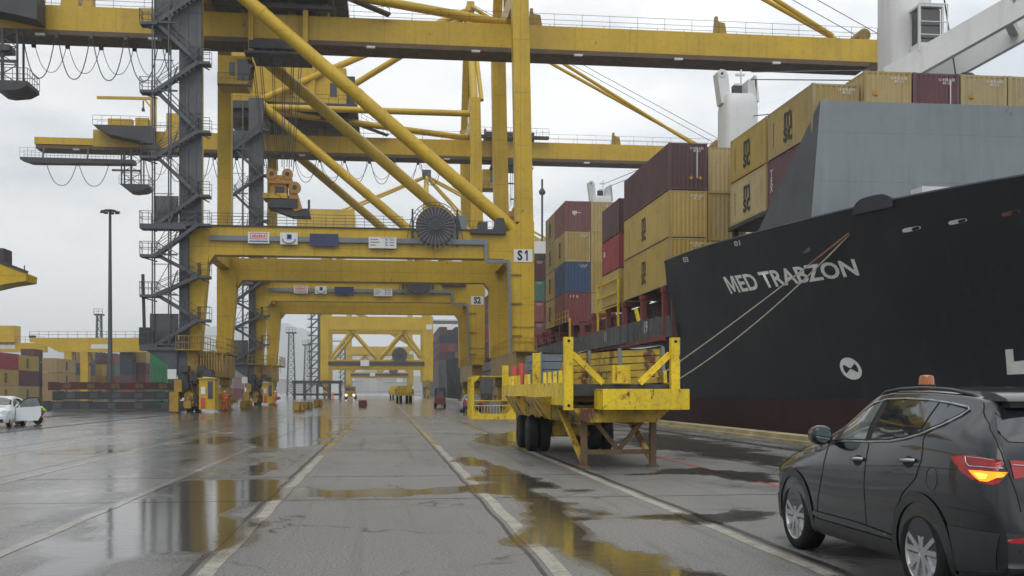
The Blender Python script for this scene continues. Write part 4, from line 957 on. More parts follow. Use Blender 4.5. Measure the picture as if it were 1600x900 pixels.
code_me = text_mesh('U 418 630\n 45 G1',M['winks'],.2,.002,space=.8)
vert_me = text_mesh('T\nE\nX', M['winks'], .55, .01); hz_me = text_mesh('O N', M['sign'], .9, .03)
def label_plate(o, me, x, y, z, side, sc=1, name='logo'):
    l = link(name, me, o); l.location = (x,y,z); l.scale = (sc,sc,sc)
    l.rotation_euler = (R(90),0,{'end':0,'out':R(-90),'quay':R(90)}[side]); return l
def add_container(x, y, z, L, H, col, label, group, logo=None, rz=0, mark=None, tape=None):
    me, fr = container_mesh(L,H,col); o = link('shipping_container', me); o.location = (x,y,z); o.rotation_euler = (0,0,rz)
    tag(o, label, 'container', group); link('frame', fr, o)
    if logo == 'out':
        q = MB()
        for n_ in range(9): q.cbox((-CW/2-.008,L*.86,H*.25+.15*n_),(.008,.10,.08))
        q.build('mark', M['logo'], o)
    if L < 13 and group == SG and mark is None: label_plate(o,code_me,.55,-.012,H*.86,'end',name='mark')
    if logo == 'out': label_plate(o,logo_me,-CW/2-.012,L*.52,H*.53,'out',min(1,H/2.59))
    if logo == 'quay': label_plate(o,logo_me,CW/2+.012,L*.52,H*.53,'quay')
    if mark == 'end': label_plate(o,small_me,-.35,-.012,H*.86,'end',name='mark')
    if mark == 'code': label_plate(o,spec_me,.62,-.012,H*.8,'end',.6,name='mark')
    if mark == 'vert': label_plate(o,vert_me,-CW/2-.012,L*.9,H*.55,'out',name='mark')
    if mark == 'circle':
        b = MB(); b.cbox((-.3,-.01,H*.62),(.45,.012,.30)); b.cbox((.0,-.01,H*.62),(.7,.012,.06)); b.cbox((-.3,-.01,H*.62-.22),(.12,.012,.14)); b.build('mark', M['winks'], o)
    if mark == 'patch':
        b = MB(); b.cbox((-CW/2-.01,L*.85,H*.62),(.012,.5,.42)); b.build('mark', M['winks'], o)
    if tape is not None:
        b = MB(); b.box(tape,tape+.06,-.012,.0,.75,H-.3) if True else None; b.build('white_stripe', M['winks'], o)
    return o
SG = 'containers stacked on the ship'
X0 = 17.42; PX = 2.52
TIER = {0:'bottom',1:'second',2:'third',3:'fourth'}
# bay A: two tiers over the forecastle
xa = 20.95+CW/2
for k in range(5):
    x = xa+PX*k; row = ['outermost','second','third','fourth','fifth'][k]
    for t in (0,1):
        H = 2.59 if k == 0 else 2.9; z = 11.72+t*(2.63 if k == 0 else 2.9)
        for h in (0,1):
            if t == 0 and k > 0: continue
            y = 49.9+6.3*h if k == 0 else 49.5+6.2*h
            if k > 0 and h == 1: continue
            col = 'yellow'
            if k == 0 and t == 0 and h == 0: col = 'maroon'
            if k == 2: col = 'maroon'
            lab = {(0,1,0):'yellow container with large black logo, top of the stack, corner above the grey breakwater',(0,1,1):'yellow container with large black logo, rear of two in the breakwater top tier',
                   (0,0,0):'maroon container half hidden behind the dark wing of the breakwater',(0,0,1):'yellow container with a black logo just above the bulwark, beneath another with the same logo',
                   (1,1,0):'yellow container end above the breakwater, between a lower yellow one and a maroon one',(2,1,0):'maroon container end with a white stripe standing above the breakwater',
                   (3,1,0):'yellow container end with an orange placard just inboard of the maroon one above the breakwater',(4,1,0):'yellow container end farthest along the top of the breakwater'}[(k,t,h)]
            o = add_container(x,y,z,6.06,H,col,lab,SG,'out' if k == 0 and col == 'yellow' else None,0,'vert' if col == 'maroon' and k == 0 else None,.72 if k == 2 else None)
            if k in (1,3):
                b = MB(); b.cbox((-.65,-.008,H*.62),(.3,.012,.18)); b.build('placard', M['oran'], o)
            if k == 3:
                b = MB(); b.prism([(.0,1.0),(.12,1.12),(0,1.24),(-.12,1.12)],'y',-.014,-.002); b.build('placard', M['oran'], o)
b = MB()
for k in range(3):
    for y in (50.2,56.0,62.0): b.box(xa-1.15+PX*k,xa-.85+PX*k,y-.15,y+.15,8.5,11.7)
b.box(20.8,27,49.9,62.3,11.45,11.68); sbuild(b,'container_support',M['dark'])
# bay B: three tall tiers aft of the step
xb = X0+CW/2
rows = [['yellow','yellow','maroon'],['yellow','yellow','yellow'],['yellow','yellow','yellow']]
lB = {(0,0):'yellow container with black logo, bottom of the stack beside the step in the bulwark',(0,1):'yellow container with a black logo directly beneath the big maroon one',(0,2):'big maroon container on top of the stack just behind the step of the bow bulwark',
      (1,0):'yellow container end barely showing over the bulwark under the two-high yellow ones',(1,1):'yellow container end inboard of the one under the maroon container',(1,2):'yellow container end standing right beside the big maroon one',
      (2,0):'yellow container deep in the stack behind the bow',(2,1):'yellow container in the middle of the stack behind the bow',(2,2):'yellow container on top of the stack inboard of the maroon one'}
for k in range(2):
    for t in range(3):
        o = add_container(xb+PX*k,63.45-(0.0 if k == 0 else -.1),8.32+2.93*t-(.18*k),12.19,2.9,rows[k][t],lB[(k,t)],SG,'out' if k == 0 and t < 2 else None, 0, None, .55 if (k,t) == (0,2) else None)
        if (k,t) == (0,2):
            for xx in (.2,.78):
                b = MB(); b.prism([(xx,.62),(xx+.14,.76),(xx,.90),(xx-.14,.76)],'y',-.014,-.002); b.build('placard', M['oran'], o)
# bay C
for t, (c, l) in enumerate([('yellow','yellow container under the bright red one, behind the yellow deck ladder'),('red','bright red container between a maroon one above and a yellow one below'),('maroon','maroon container on top of the bright red one')]):
    add_container(xb,77.4,8.36+2.62*t,6.06,2.59,c,l,SG,None,0,'patch' if c == 'red' else None)
# bay D
cD = {(0,0):['brick','blue','yellow','red'],(0,1):['yellow','yellow','yellow','yellow'],(1,0):['yellow']*4}
nD = {0:'bottom',1:'second from bottom',2:'second from top',3:'top'}
for (k,h), cs in cD.items():
    for t in range(4):
        c = cs[t]; w = {'brick':'brick red','blue':'blue','yellow':'yellow','red':'red'}[c]
        lab = f'{w} container, {nD[t]} of the four-high stack standing alone amidships' if (k,h)==(0,0) else (f'yellow container with black logo, {nD[t]} of the stack aft of the blue one' if h == 1 else f'yellow container end, {nD[t]} of the stack inboard of the blue one')
        y = 99.8+6.25*h
        add_container(X0-.2+CW/2+PX*k,y+(.1 if k else 0),8.34+2.92*t,6.06,2.9,c if c != 'red' else 'brick',lab,SG,'out' if h == 1 or (t == 2 and k == 0) else None,0,{'brick':'end','red':'circle'}.get(c))
for k in (2,3,4):
    add_container(X0-.2+CW/2+PX*k,99.9,17.1,6.06,2.9,'yellow',f'yellow container end atop the amidships stack, {["third","fourth","fifth"][k-2]} row in from the quay',SG)
# bays E to H
pal = ['maroon','red','teal','maroon']
for bi, y in enumerate((130,143,157,170,183)):
    for k in range(3):
        if bi > 0 and k > 1: continue
        for t in range(4):
            c = pal[(t+bi*(k+1))%4] if bi == 0 else random.choice(['maroon','maroon','brick','red'] if k == 0 else ['maroon','yellow','brick'])
            if bi == 0: c = ['brick','red','teal','maroon'][t]
            w = {'brick':'brick red','teal':'green'}.get(c,c)
            add_container(xb+PX*k,y,7.7+2.62*t,12.19,2.59,c,f'{w} container, {nD[t]} of four, {["outer","second","third"][k]} row, {["first","second","third","fourth","fifth"][bi]} bay abaft the amidships stack',SG)
# mooring lines
def rope(p, q, sag, mat, name, label, n=24, r=.035):
    p = Vector(p); q = Vector(q); b = MB()
    b.path([p.lerp(q,t)-Vector((0,0,sag*4*t*(1-t))) for t in np.linspace(0,1,n)], r, 6); o = b.build(name, mat); return tag(o, label, 'rope', 'mooring ropes')
t0, z0 = hull_px(1328,364); P0 = on_hull(t0,z0,.08)
bol = Vector((13.1,61.5,.55))
rope(P0, bol, .25, M['rope'], 'mooring_rope', 'upper of the two pale mooring ropes from the bow down to the quay')
rope(P0+Vector((.05,.05,-.05)), bol+Vector((.15,-.9,-.1)), 1.0, M['rope'], 'mooring_rope', 'lower slacker one of the two mooring ropes from the bow')
b = MB(); b.path([P0.lerp(bol,t)-Vector((0,0,.25*4*t*(1-t))) for t in np.linspace(0,.13,8)], .055, 8); tag(b.build('rope_sleeve', M['chafe']),'orange brown chafing sleeve on the mooring rope where it leaves the bow','rope sleeve')
bl = MB(); bl.lathe((0,0,0),'z',[(.38,0),(.38,.06),(.22,.12),(.20,.45),(.34,.55),(.34,.66),(.2,.72)],18)
bo = bl.build('mooring_bollard', M['dark'], None, 40); bo.location = (13.15,61.2,0); tag(bo,'dark mooring bollard at the quay edge with the bow ropes round it','bollard','mooring bollards')
for y, l in ((110,'dark mooring bollard on the quay edge beyond the yellow cage'),):
    q = bo.copy(); COL.objects.link(q); q.location = (13.15,y,0); q['label'] = l
# the next ship along the quay
s2 = thing('container_ship', (32,300,0), 'dark container ship moored farther up the quay, seen under the S2 crane', 'ship')
b = MB(); top = [(17,480),(17,330),(18.5,318),(22,307),(28,300),(32,298.5)]; bot = [(17.5,480),(17.5,345),(20,333),(24,324),(29,318),(32,316)]
V = [(x-32,y-300,11.5) for x,y in top]+[(x-32,y-300,-3) for x,y in bot]; V += [(-p[0],p[1],p[2]) for p in V]; n = len(top)
F = [(i,i+1,n+i+1,n+i) for i in range(n-1)]+[(2*n+i,2*n+i+1,3*n+i+1,3*n+i) for i in range(n-1)]+[tuple(range(n))+tuple(range(3*n-1,2*n-1,-1))]
b.add(V,F); b.build('hull', M['hull'], s2)
b = MB(); b.box(-13,13,140,158,11.5,29); b.box(-15.5,15.5,141,152,29,32); s = b.build('superstructure', M['wht'], s2)
b = MB(); b.box(-15.3,15.3,140.9,141,30,31.4); b.build('window', M['glass'], s)
b = MB(); b.bar((3,147,32),(3,147,46),.6); b.lathe((9,148,32),'z',[(2.5,0),(2.2,9),(1.5,9)],12); b.bar((0,147,38),(6,147,38),.3); b.build('mast', M['dark'], s)
for bi, y in enumerate((335,350,365,382)):
    for k in range(4):
        for t in range(4):
            if (bi*7+k*3+t*5)%9 == 0 and t == 3: continue
            c = random.choice(['maroon','brick','red','maroon','navy']); add_container(18.6+PX*k,y,11.8+2.62*t,12.19,2.59,c,f"{ {'brick':'brick red'}.get(c,c)} container on the farther ship, {nD[t]}, {['first','second','third','fourth'][k]} row from quay, {['first','second','third','fourth'][bi]} bay",'containers on the farther ship')
# ------------------------------------------------------------------ vehicles
def pchip(xs, ys):
    xs = np.array(xs,float); ys = np.array(ys,float); h = np.diff(xs); d = np.diff(ys)/h; m = np.zeros(len(xs)); m[0] = d[0]; m[-1] = d[-1]
    for i in range(1,len(xs)-1):
        m[i] = 0 if d[i-1]*d[i] <= 0 else (2*d[i-1]*d[i]/(d[i-1]+d[i]))
    def f(x):
        x = np.clip(x,xs[0],xs[-1]); i = np.clip(np.searchsorted(xs,x,side='right')-1,0,len(h)-1); t = (x-xs[i])/h[i]
        return (2*t**3-3*t**2+1)*ys[i]+(t**3-2*t**2+t)*h[i]*m[i]+(-2*t**3+3*t**2)*ys[i+1]+(t**3-t**2)*h[i]*m[i+1]
    return f
class Body:
    def __init__(s, tab, ylist):
        """tab: name -> list of (y, value): zlow, ws, wm, zm, wb, zb, we, ze, zc"""
        s.f = {k: pchip(*zip(*sorted(v))) for k, v in tab.items()}; s.ys = ylist
    def section(s, y, ns=16, nr=9):
        g = {k: float(f(y)) for k, f in s.f.items()}
        zb = max(g['zb'], g['zm']+.08); ze = max(g['ze'], zb+.012); zm = min(g['zm'], zb-.05); zl = min(g['zlow'], zm-.06)
        mid = (zl+zm)/2
        q = pchip([zl,zl+.05,mid,zm,zb,ze],[g['ws']-.03,g['ws'],(g['ws']+g['wm'])/2+.012,g['wm'],g['wb'],g['we']])
        pts = [(0,zl),(g['ws']*.6,zl)]
        for k in range(ns+1): z = zl+(ze-zl)*k/ns; pts.append((float(q(z)),z))
        for k in range(1,nr+1):
            a = math.pi/2*k/nr; pts.append((g['we']*math.cos(a)**.85 if k < nr else 0, ze+(max(g['zc'],ze+.005)-ze)*math.sin(a)**1.0))
        return pts
    def mesh(s, name, mats):
        b = MB(); V = []; F = []; P = [s.section(y) for y in s.ys]; m = len(P[0])
        for y, p in zip(s.ys,P):
            V += [(-x,y,z) for x,z in p]+[(x,y,z) for x,z in p[-2:0:-1]]
        L_ = 2*m-2
        for i in range(len(P)-1):
            for k in range(L_): F.append((i*L_+k,i*L_+(k+1)%L_,(i+1)*L_+(k+1)%L_,(i+1)*L_+k))
        F.append(tuple(range(L_-1,-1,-1))); F.append(tuple(range((len(P)-1)*L_,len(P)*L_)))
        b.add(V,F); return b.mesh(name, mats, 50)
def patch(bvh, poly, axis, off, mat, name, parent, res=.05, thick=0.0, side=-1):
    """a piece laid on the body: outline in (y,z) seen from the side, or (x,z) seen from behind"""
    bm = bmesh.new(); f = bm.faces.new([bm.verts.new((u,w,0)) for u,w in poly]); us = [p[0] for p in poly]; ws = [p[1] for p in poly]
    for lo, hi, no in ((min(us),max(us),(1,0,0)),(min(ws),max(ws),(0,1,0))):
        c = math.ceil(lo/res)*res
        while c < hi:
            bmesh.ops.bisect_plane(bm,geom=bm.verts[:]+bm.edges[:]+bm.faces[:],plane_co=(c*no[0],c*no[1],0),plane_no=no); c += res
    bmesh.ops.triangulate(bm,faces=[f for f in bm.faces if len(f.verts)>4])
    bad = []
    for v in bm.verts:
        u, w = v.co.x, v.co.y
        o, d = (Vector((side*3,u,w)),Vector((-side,0,0))) if axis == 'x' else ((Vector((u,-5,w)),Vector((0,1,0))) if axis == 'y' else (Vector((u,w,5)),Vector((0,0,-1))))
        h = bvh.ray_cast(o,d)
        if h[0] is None:
            h = bvh.find_nearest(Vector((side*.9,u,w)) if axis == 'x' else Vector((u,-2.3,w)))
        n = h[1]; n = n if n.dot(d) < 0 else -n
        v.co = h[0]+n*off
    bmesh.ops.recalc_face_normals(bm,faces=bm.faces)
    me = bpy.data.meshes.new(name); bm.to_mesh(me); bm.free(); me.materials.append(mat); me.polygons.foreach_set('use_smooth',[True]*len(me.polygons))
    return link(name, me, parent)
def trace(bvh, pts, axis, r, off, mat, name, parent, side=-1, step=.04, closed=False):
    P = []; pts = list(pts)+([pts[0]] if closed else [])
    for a, c in zip(pts,pts[1:]):
        n = max(1,int(math.dist(a,c)/step))
        for k in range(n): P.append((a[0]+(c[0]-a[0])*k/n, a[1]+(c[1]-a[1])*k/n))
    P.append(pts[-1]); Q = []
    for u, w in P:
        o, d = (Vector((side*3,u,w)),Vector((-side,0,0))) if axis == 'x' else (Vector((u,-5,w)),Vector((0,1,0)))
        h = bvh.ray_cast(o,d)
        if h[0] is not None: Q.append(h[0]-d*off)
    b = MB(); b.path(Q,r,6); return b.build(name, mat, parent, 60)
def car_wheel(parent, x, y, r, w, out, rimmat, spokes=5, name='wheel'):
    """out: +1/-1, the side the wheel faces"""
    b = MB(); k = out
    b.lathe((x,y,r),'x',[(r*.70,-w*.5*k),(r*.90,-w*.52*k),(r*.985,-w*.40*k),(r,-w*.2*k),(r,w*.2*k),(r*.985,w*.40*k),(r*.93,w*.5*k),(r*.80,w*.53*k),(r*.715,w*.50*k),(r*.70,w*.40*k),(r*.70,-w*.5*k)],40)
    o = b.build(name, M['black'], parent, 50)
    b = MB(); R_ = r*.70
    b.lathe((x,y,r),'x',[(R_,w*.40*k),(R_*1.01,w*.49*k),(R_*.955,w*.46*k),(R_*.93,w*.36*k)],40)
    for s in range(spokes):
        a0 = 2*math.pi*s/spokes+.32
        for da in (-.20,.20):
            c1_, s1 = math.cos(a0+da*.35), math.sin(a0+da*.35); c2_, s2_ = math.cos(a0+da*1.25), math.sin(a0+da*1.25)
            p = Vector((x+k*w*.40,y+c1_*R_*.16,r+s1*R_*.16)); q = Vector((x+k*w*.42,y+c2_*R_*.95,r+s2_*R_*.95))
            b.bar(p,q,.036*r/.37*1.15,.036,up=(1,0,0))
    b.lathe((x,y,r),'x',[(R_*.24,w*.30*k),(R_*.22,w*.45*k),(R_*.10,w*.46*k),(0.0001,w*.46*k)],20); b.build('rim', rimmat, o, 40)
    b = MB(); b.lathe((x,y,r),'x',[(R_*.94,w*.36*k),(R_*.90,-w*.1*k),(R_*.1,-w*.1*k)],30); b.build('barrel', M['gap'], o, 40)  # shade behind the spokes is put into the alloy barrel's black colour
    b = MB(); b.lathe((x,y,r),'x',[(R_*.7,w*.0*k),(R_*.5,w*.08*k),(R_*.12,w*.08*k)],24); b.build('brake_disc', M['dark'], o, 40)
    return o
M['carpaint'] = paint('black_car_paint', (.005,.008,.012), .18, metal=.0, var=.12, streak=0, dirt=.06, coat=.6, fine=9, spec=.35)
M['clad'] = paint('car_cladding', (.022,.024,.026), .42, var=.2, streak=0, dirt=.25, fine=8)
M['chrome'] = paint('chrome', (.45,.46,.47), .2, metal=1, streak=0, dirt=.1, var=.1)
M['alloy'] = paint('alloy_rim', (.50,.51,.52), .3, metal=.75, streak=0, dirt=.3, var=.15, fine=12)
M['tail'] = paint('tail_lamp_red', (.36,.006,.010), .2, streak=0, dirt=.03, var=.25, scale=9, coat=.3)
M['amber'] = glow('amber_lamp', (1,.36,.015), .85)
M['beacon'] = paint('amber_beacon', (.36,.10,.012), .2, streak=0, dirt=.02, coat=.5)
M['gap'] = paint('panel_gap', (.004,.004,.005), .7, streak=0, dirt=0)
M['wpaint'] = paint('white_car_paint', (.60,.64,.66), .15, var=.05, streak=.08, dirt=.1, coat=.8)
M['lampw'] = paint('headlamp', (.30,.32,.33), .1, var=.2, coat=1, streak=0)
M['plate'] = paint('plate_grey', (.35,.35,.34), .4)
def boolean_wells(o, spots, r, w0, w1):
    b = MB()
    for x0, x1, y, z in spots: b.lathe((0,y,z),'x',[(r,x0),(r,x1)],40)
    c = b.build('wheel_well', M['gap']); md = o.modifiers.new('wells','BOOLEAN'); md.operation = 'DIFFERENCE'; md.object = c; md.solver = 'EXACT'
    try: md.material_mode = 'TRANSFER'
    except Exception: pass
    bpy.context.view_layer.update()
    me = bpy.data.meshes.new_from_object(o.evaluated_get(bpy.context.evaluated_depsgraph_get()))
    o.modifiers.clear(); o.data = me; bpy.data.objects.remove(c)
    try: me.set_sharp_from_angle(angle=R(40))
    except Exception: pass
def suv():
    root = thing('sport_utility_vehicle', (5.375,9.70,0), 'black sport utility vehicle with an amber roof beacon and glowing turn signal', 'car')
    ys = sorted(set([round(y,3) for y in list(np.linspace(-2.42,-1.6,26))+list(np.linspace(-1.6,1.1,40))+list(np.linspace(1.1,2.3,34))]))
    T = dict(
     zlow=[(-2.42,.46),(-2.38,.36),(-2.1,.29),(-1.8,.25),(0,.24),(1.7,.24),(2.1,.26),(2.3,.36)],
     ws=[(-2.42,.68),(-2.36,.80),(-2.2,.87),(-1.9,.90),(0,.90),(1.6,.90),(1.9,.875),(2.1,.78),(2.22,.62),(2.3,.42)],
     wm=[(-2.42,.72),(-2.36,.84),(-2.2,.905),(-1.9,.935),(-1.36,.945),(0,.935),(1.36,.945),(1.75,.93),(2.0,.86),(2.15,.75),(2.24,.6),(2.3,.42)],
     zm=[(-2.42,.58),(-2.3,.82),(-1.8,.92),(0,.86),(1.4,.84),(2.0,.78),(2.3,.52)],
     wb=[(-2.42,.70),(-2.36,.80),(-2.2,.865),(-1.9,.895),(-1.3,.905),(-.5,.89),(.5,.885),(1.2,.875),(1.7,.83),(2.0,.75),(2.15,.64),(2.3,.36)],
     zb=[(-2.42,.68),(-2.38,.90),(-2.3,1.16),(-2.1,1.28),(-1.7,1.31),(-1.0,1.29),(-.4,1.235),(.5,1.19),(1.0,1.115),(1.6,1.02),(2.0,.92),(2.2,.76),(2.3,.60)],
     we=[(-2.42,.64),(-2.36,.74),(-2.28,.78),(-2.1,.75),(-1.9,.66),(-1.5,.635),(-.8,.625),(-.2,.625),(.2,.64),(.6,.70),(.95,.79),(1.2,.81),(1.7,.74),(2.0,.64),(2.15,.52),(2.3,.30)],
     ze=[(-2.42,.70),(-2.38,.96),(-2.3,1.235),(-2.22,1.34),(-2.1,1.44),(-1.95,1.56),(-1.85,1.62),(-1.4,1.665),(-.8,1.69),(-.3,1.685),(0,1.65),(.25,1.545),(.47,1.415),(.7,1.275),(.95,1.165),(1.2,1.115),(1.7,1.035),(2.0,.95),(2.2,.79),(2.3,.62)],
     zc=[(-2.42,.72),(-2.38,1.0),(-2.3,1.26),(-2.22,1.38),(-2.1,1.50),(-1.95,1.64),(-1.85,1.69),(-1.4,1.735),(-.8,1.755),(-.3,1.755),(0,1.73),(.25,1.66),(.5,1.55),(.8,1.40),(1.1,1.245),(1.25,1.195),(1.7,1.125),(2.0,1.03),(2.2,.86),(2.3,.66)])
    bd = Body(T,ys); me = bd.mesh('body',[M['carpaint'],M['gap']])
    bm = bmesh.new(); bm.from_mesh(me); bvh = BVHTree.FromBMesh(bm); bm.free()
    body = link('body', me, root)
    boolean_wells(body, [(-1.2,-.45,1.36,.37),(.45,1.2,1.36,.37),(-1.2,-.45,-1.36,.37),(.45,1.2,-1.36,.37)], .415, 0, 0)
    for y in (1.36,-1.36):
        for k in (-1,1): car_wheel(root, k*.815, y, .37, .235, k, M['alloy'])
    dlo = [(.50,1.215),(.2,1.228),(-.3,1.243),(-.75,1.268),(-1.05,1.305),(-1.3,1.355),(-1.55,1.44),(-1.70,1.52),(-1.74,1.565),(-1.70,1.585),(-1.4,1.615),(-1.0,1.640),(-.6,1.648),(-.25,1.640),(0,1.600),(.2,1.520),(.4,1.385)]
    for sd in (-1,1):
        patch(bvh, dlo, 'x', .004, M['gap'], 'window_surround', root, side=sd)
        panes = [[(.33,1.242),(-.255,1.258),(-.175,1.615),(-.02,1.578),(.18,1.50),(.33,1.39)], [(-.375,1.263),(-.75,1.288),(-1.05,1.325),(-1.265,1.372),(-1.21,1.615),(-1.0,1.622),(-.6,1.630),(-.29,1.622)], [(-1.30,1.378),(-1.55,1.463),(-1.68,1.535),(-1.69,1.562),(-1.4,1.597),(-1.245,1.61)]]
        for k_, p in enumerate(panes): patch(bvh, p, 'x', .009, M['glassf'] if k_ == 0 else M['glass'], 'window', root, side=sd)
        trace(bvh, dlo[:16], 'x', .011, .006, M['chrome'], 'chrome_trim', root, sd)
        # panel gaps
        trace(bvh, [(.56,1.19),(.60,.9),(.72,.62),(.78,.40)], 'x', .006, .0, M['gap'], 'door_gap', root, sd)
        trace(bvh, [(-.335,1.24),(-.33,.8),(-.37,.38)], 'x', .006, .0, M['gap'], 'door_gap', root, sd)
        trace(bvh, [(-1.35,1.36),(-1.38,1.15),(-1.30,.98),(-1.08,.84),(-.92,.64),(-.86,.40)], 'x', .006, .0, M['gap'], 'door_gap', root, sd)
        trace(bvh, [(.60,1.19),(1.1,1.10),(1.6,1.02),(1.95,.93)], 'x', .005, .0, M['gap'], 'bonnet_gap', root, sd)
        trace(bvh, [(-1.80,.80),(-2.05,.80),(-2.3,.80)], 'x', .005, .0, M['gap'], 'bumper_gap', root, sd)
        # cladding
        def arch(yc, r0, r1, a0=-14, a1=194):
            A = np.linspace(R(a0),R(a1),30); return [(yc+r1*math.cos(a),max(.25,.37+r1*math.sin(a))) for a in A]+[(yc+r0*math.cos(a),max(.25,.37+r0*math.sin(a))) for a in A[::-1]]
        for yc in (1.36,-1.36): patch(bvh, arch(yc,.417,.50), 'x', .012, M['clad'], 'wheel_arch', root, side=sd)
        patch(bvh, [(.87,.265),(.84,.40),(-.85,.40),(-.87,.265)], 'x', .012, M['clad'], 'sill_cladding', root, side=sd)
        patch(bvh, [(.86,.43),(.84,.475),(-.2,.475),(-.86,.445),(-.86,.425)], 'x', .014, M['carpaint'], 'door_moulding', root, side=sd)
        patch(bvh, [(-1.84,.30),(-2.30,.37),(-2.36,.66),(-1.80,.66),(-1.845,.5)], 'x', .008, M['clad'], 'bumper_cladding', root, side=sd)
        patch(bvh, [(1.83,.28),(1.90,.55),(2.16,.55),(2.2,.32)], 'x', .008, M['clad'], 'bumper_cladding', root, side=sd)
        for y, z in ((-.16,1.075),(-1.16,1.125)):
            h = bvh.ray_cast(Vector((sd*3,y,z)),Vector((-sd,0,0)))[0]; b = MB(); b.path([h+Vector((sd*q*.5,dy,dz)) for dy,q,dz in ((-.11,.01,.004),(-.09,.07,.006),(-.03,.09,.003),(.06,.08,-.003),(.10,.05,-.008),(.115,.01,-.01))], .017, 8); b.build('door_handle', M['chrome'], root, 60)
            patch(bvh, [(y+.10*math.cos(a),z-.015+.05*math.sin(a)) for a in np.linspace(0,2*math.pi,18)[:-1]], 'x', .002, M['gap'], 'handle_recess', root, side=sd)
        # head and tail lamps, mirror
        patch(bvh, [(1.62,.99),(1.90,.965),(2.12,.86),(2.16,.76),(2.02,.80),(1.80,.90)], 'x', .006, M['lampw'], 'headlight', root, side=sd)
        lamp = patch(bvh, [(-1.82,1.195),(-1.95,1.215),(-2.12,1.222),(-2.30,1.20),(-2.36,1.16),(-2.375,1.045),(-2.30,1.012),(-2.16,1.025),(-2.02,1.07),(-1.92,1.12)], 'x', .008, M['tail'], 'tail_light', root, side=sd, res=.03)
        patch(bvh, [(-2.07,1.108),(-2.2,1.112),(-2.365,1.108),(-2.368,1.078),(-2.32,1.066),(-2.27,1.034),(-2.20,1.034),(-2.13,1.066)], 'x', .013, M['amber'] if sd < 0 else M['tail'], 'turn_signal', lamp, res=.03, side=sd)
        if sd < 0: patch(bvh, [(-2.13,1.09),(-2.2,1.095),(-2.26,1.085),(-2.25,1.055),(-2.2,1.05)], 'x', .016, glow('bulb_glow',(1,.62,.08),1.5), 'bulb', lamp, res=.02, side=sd)
        trace(bvh, [(-2.02,1.21),(-2.035,1.17),(-2.08,1.14),(-2.2,1.142),(-2.372,1.138)], 'x', .005, .016, M['chrome'], 'lamp_strip', lamp, sd)
        trace(bvh, [(-2.04,1.208),(-2.2,1.206),(-2.33,1.19)], 'x', .004, .012, M['chrome'], 'lamp_strip', lamp, sd)
        b = MB(); c = Vector((sd*1.02,.50,1.275))
        prof = [(.02,-.11,.055),(.06,-.10,.085),(.11,-.04,.1),(.12,.05,.085),(.07,.12,.045)]
        V = []; n = 14
        for t, dy, rr in prof:
            for k in range(n): a = 2*math.pi*k/n; V.append((c.x+math.copysign(abs(math.cos(a))**.7,math.cos(a))*(.102 if rr > .05 else .055)*(rr/.1)**.4, c.y+dy, c.z+math.copysign(abs(math.sin(a))**.7,math.sin(a))*rr))
        F = [(i*n+k,i*n+(k+1)%n,(i+1)*n+(k+1)%n,(i+1)*n+k) for i in range(len(prof)-1) for k in range(n)]+[tuple(range(n)),tuple(range(4*n,5*n))]
        b.add(V,F); b.bar((sd*.87,.45,1.20),(sd*.97,.49,1.22),.06,.05); m_ = b.build('side_mirror', M['carpaint'], root, 60)
        b = MB(); b.add([(c.x+math.cos(a)*.08,c.y-.115,c.z+math.sin(a)*.075) for a in np.linspace(0,2*math.pi,20)[:-1]]+[(c.x+math.cos(a)*.08,c.y-.108,c.z+math.sin(a)*.075) for a in np.linspace(0,2*math.pi,20)[:-1]],[tuple(range(19)),tuple(range(37,18,-1))]); b.build('mirror_glass', paint('mirror_glass',(.35,.42,.42),.05,metal=1,streak=0,dirt=0), m_)
        b = MB(); b.path([(sd*.575,.08,1.655),(sd*.585,-.05,1.705),(sd*.592,-.35,1.734),(sd*.595,-.8,1.744),(sd*.595,-1.25,1.726),(sd*.595,-1.6,1.686),(sd*.595,-1.70,1.65)], .016, 8); b.build('roof_rail', M['clad'], root, 60)
        trace(bvh, [(-.33,1.02),(-1.2,1.08),(-1.9,1.10)], 'x', .003, -.001, M['gap'], 'crease', root, sd)
    ang = np.linspace(0,2*math.pi,28)
    trace(bvh, [(-1.56+.085*math.cos(a),1.0+.095*math.sin(a)) for a in ang], 'x', .004, .0, M['gap'], 'fuel_flap_gap', root)
    # tailgate: glass, spoiler, lamps, gap, reflector, plate
    patch(bvh, [(-.70,1.33),(-.74,1.40),(-.66,1.55),(-.60,1.625),(0,1.64),(.60,1.625),(.66,1.55),(.74,1.40),(.70,1.33),(0,1.30)], 'y', .006, M['glass'], 'rear_window', root)
    trace(bvh, [(-.655,1.62),(-.70,1.55),(-.765,1.42),(-.785,1.30),(-.775,1.15),(-.72,.95),(-.70,.82)], 'y', .006, .0, M['gap'], 'tailgate_gap', root)
    patch(bvh, [(-.74,1.195),(-.48,1.185),(-.44,1.15),(-.46,1.10),(-.73,1.06)], 'y', .008, M['tail'], 'tail_light', root)
    patch(bvh, [(.74,1.195),(.48,1.185),(.44,1.15),(.46,1.10),(.73,1.06)], 'y', .008, M['tail'], 'tail_light', root)
    trace(bvh, [(-.73,1.165),(-.5,1.15)], 'y', .005, .012, M['chrome'], 'lamp_strip', root)
    b = MB(); b.prism([(-1.72,1.675),(-1.70,1.715),(-1.9,1.70),(-2.06,1.655),(-2.08,1.635),(-1.9,1.635)],'x',-.60,.60); b.build('spoiler', M['carpaint'], root, 35)
    b = MB(); b.box(-.57,.57,-2.06,-1.88,1.585,1.634); b.build('spoiler_shadow_block', M['gap'], root)  # black block added to draw the shadow under the spoiler lip
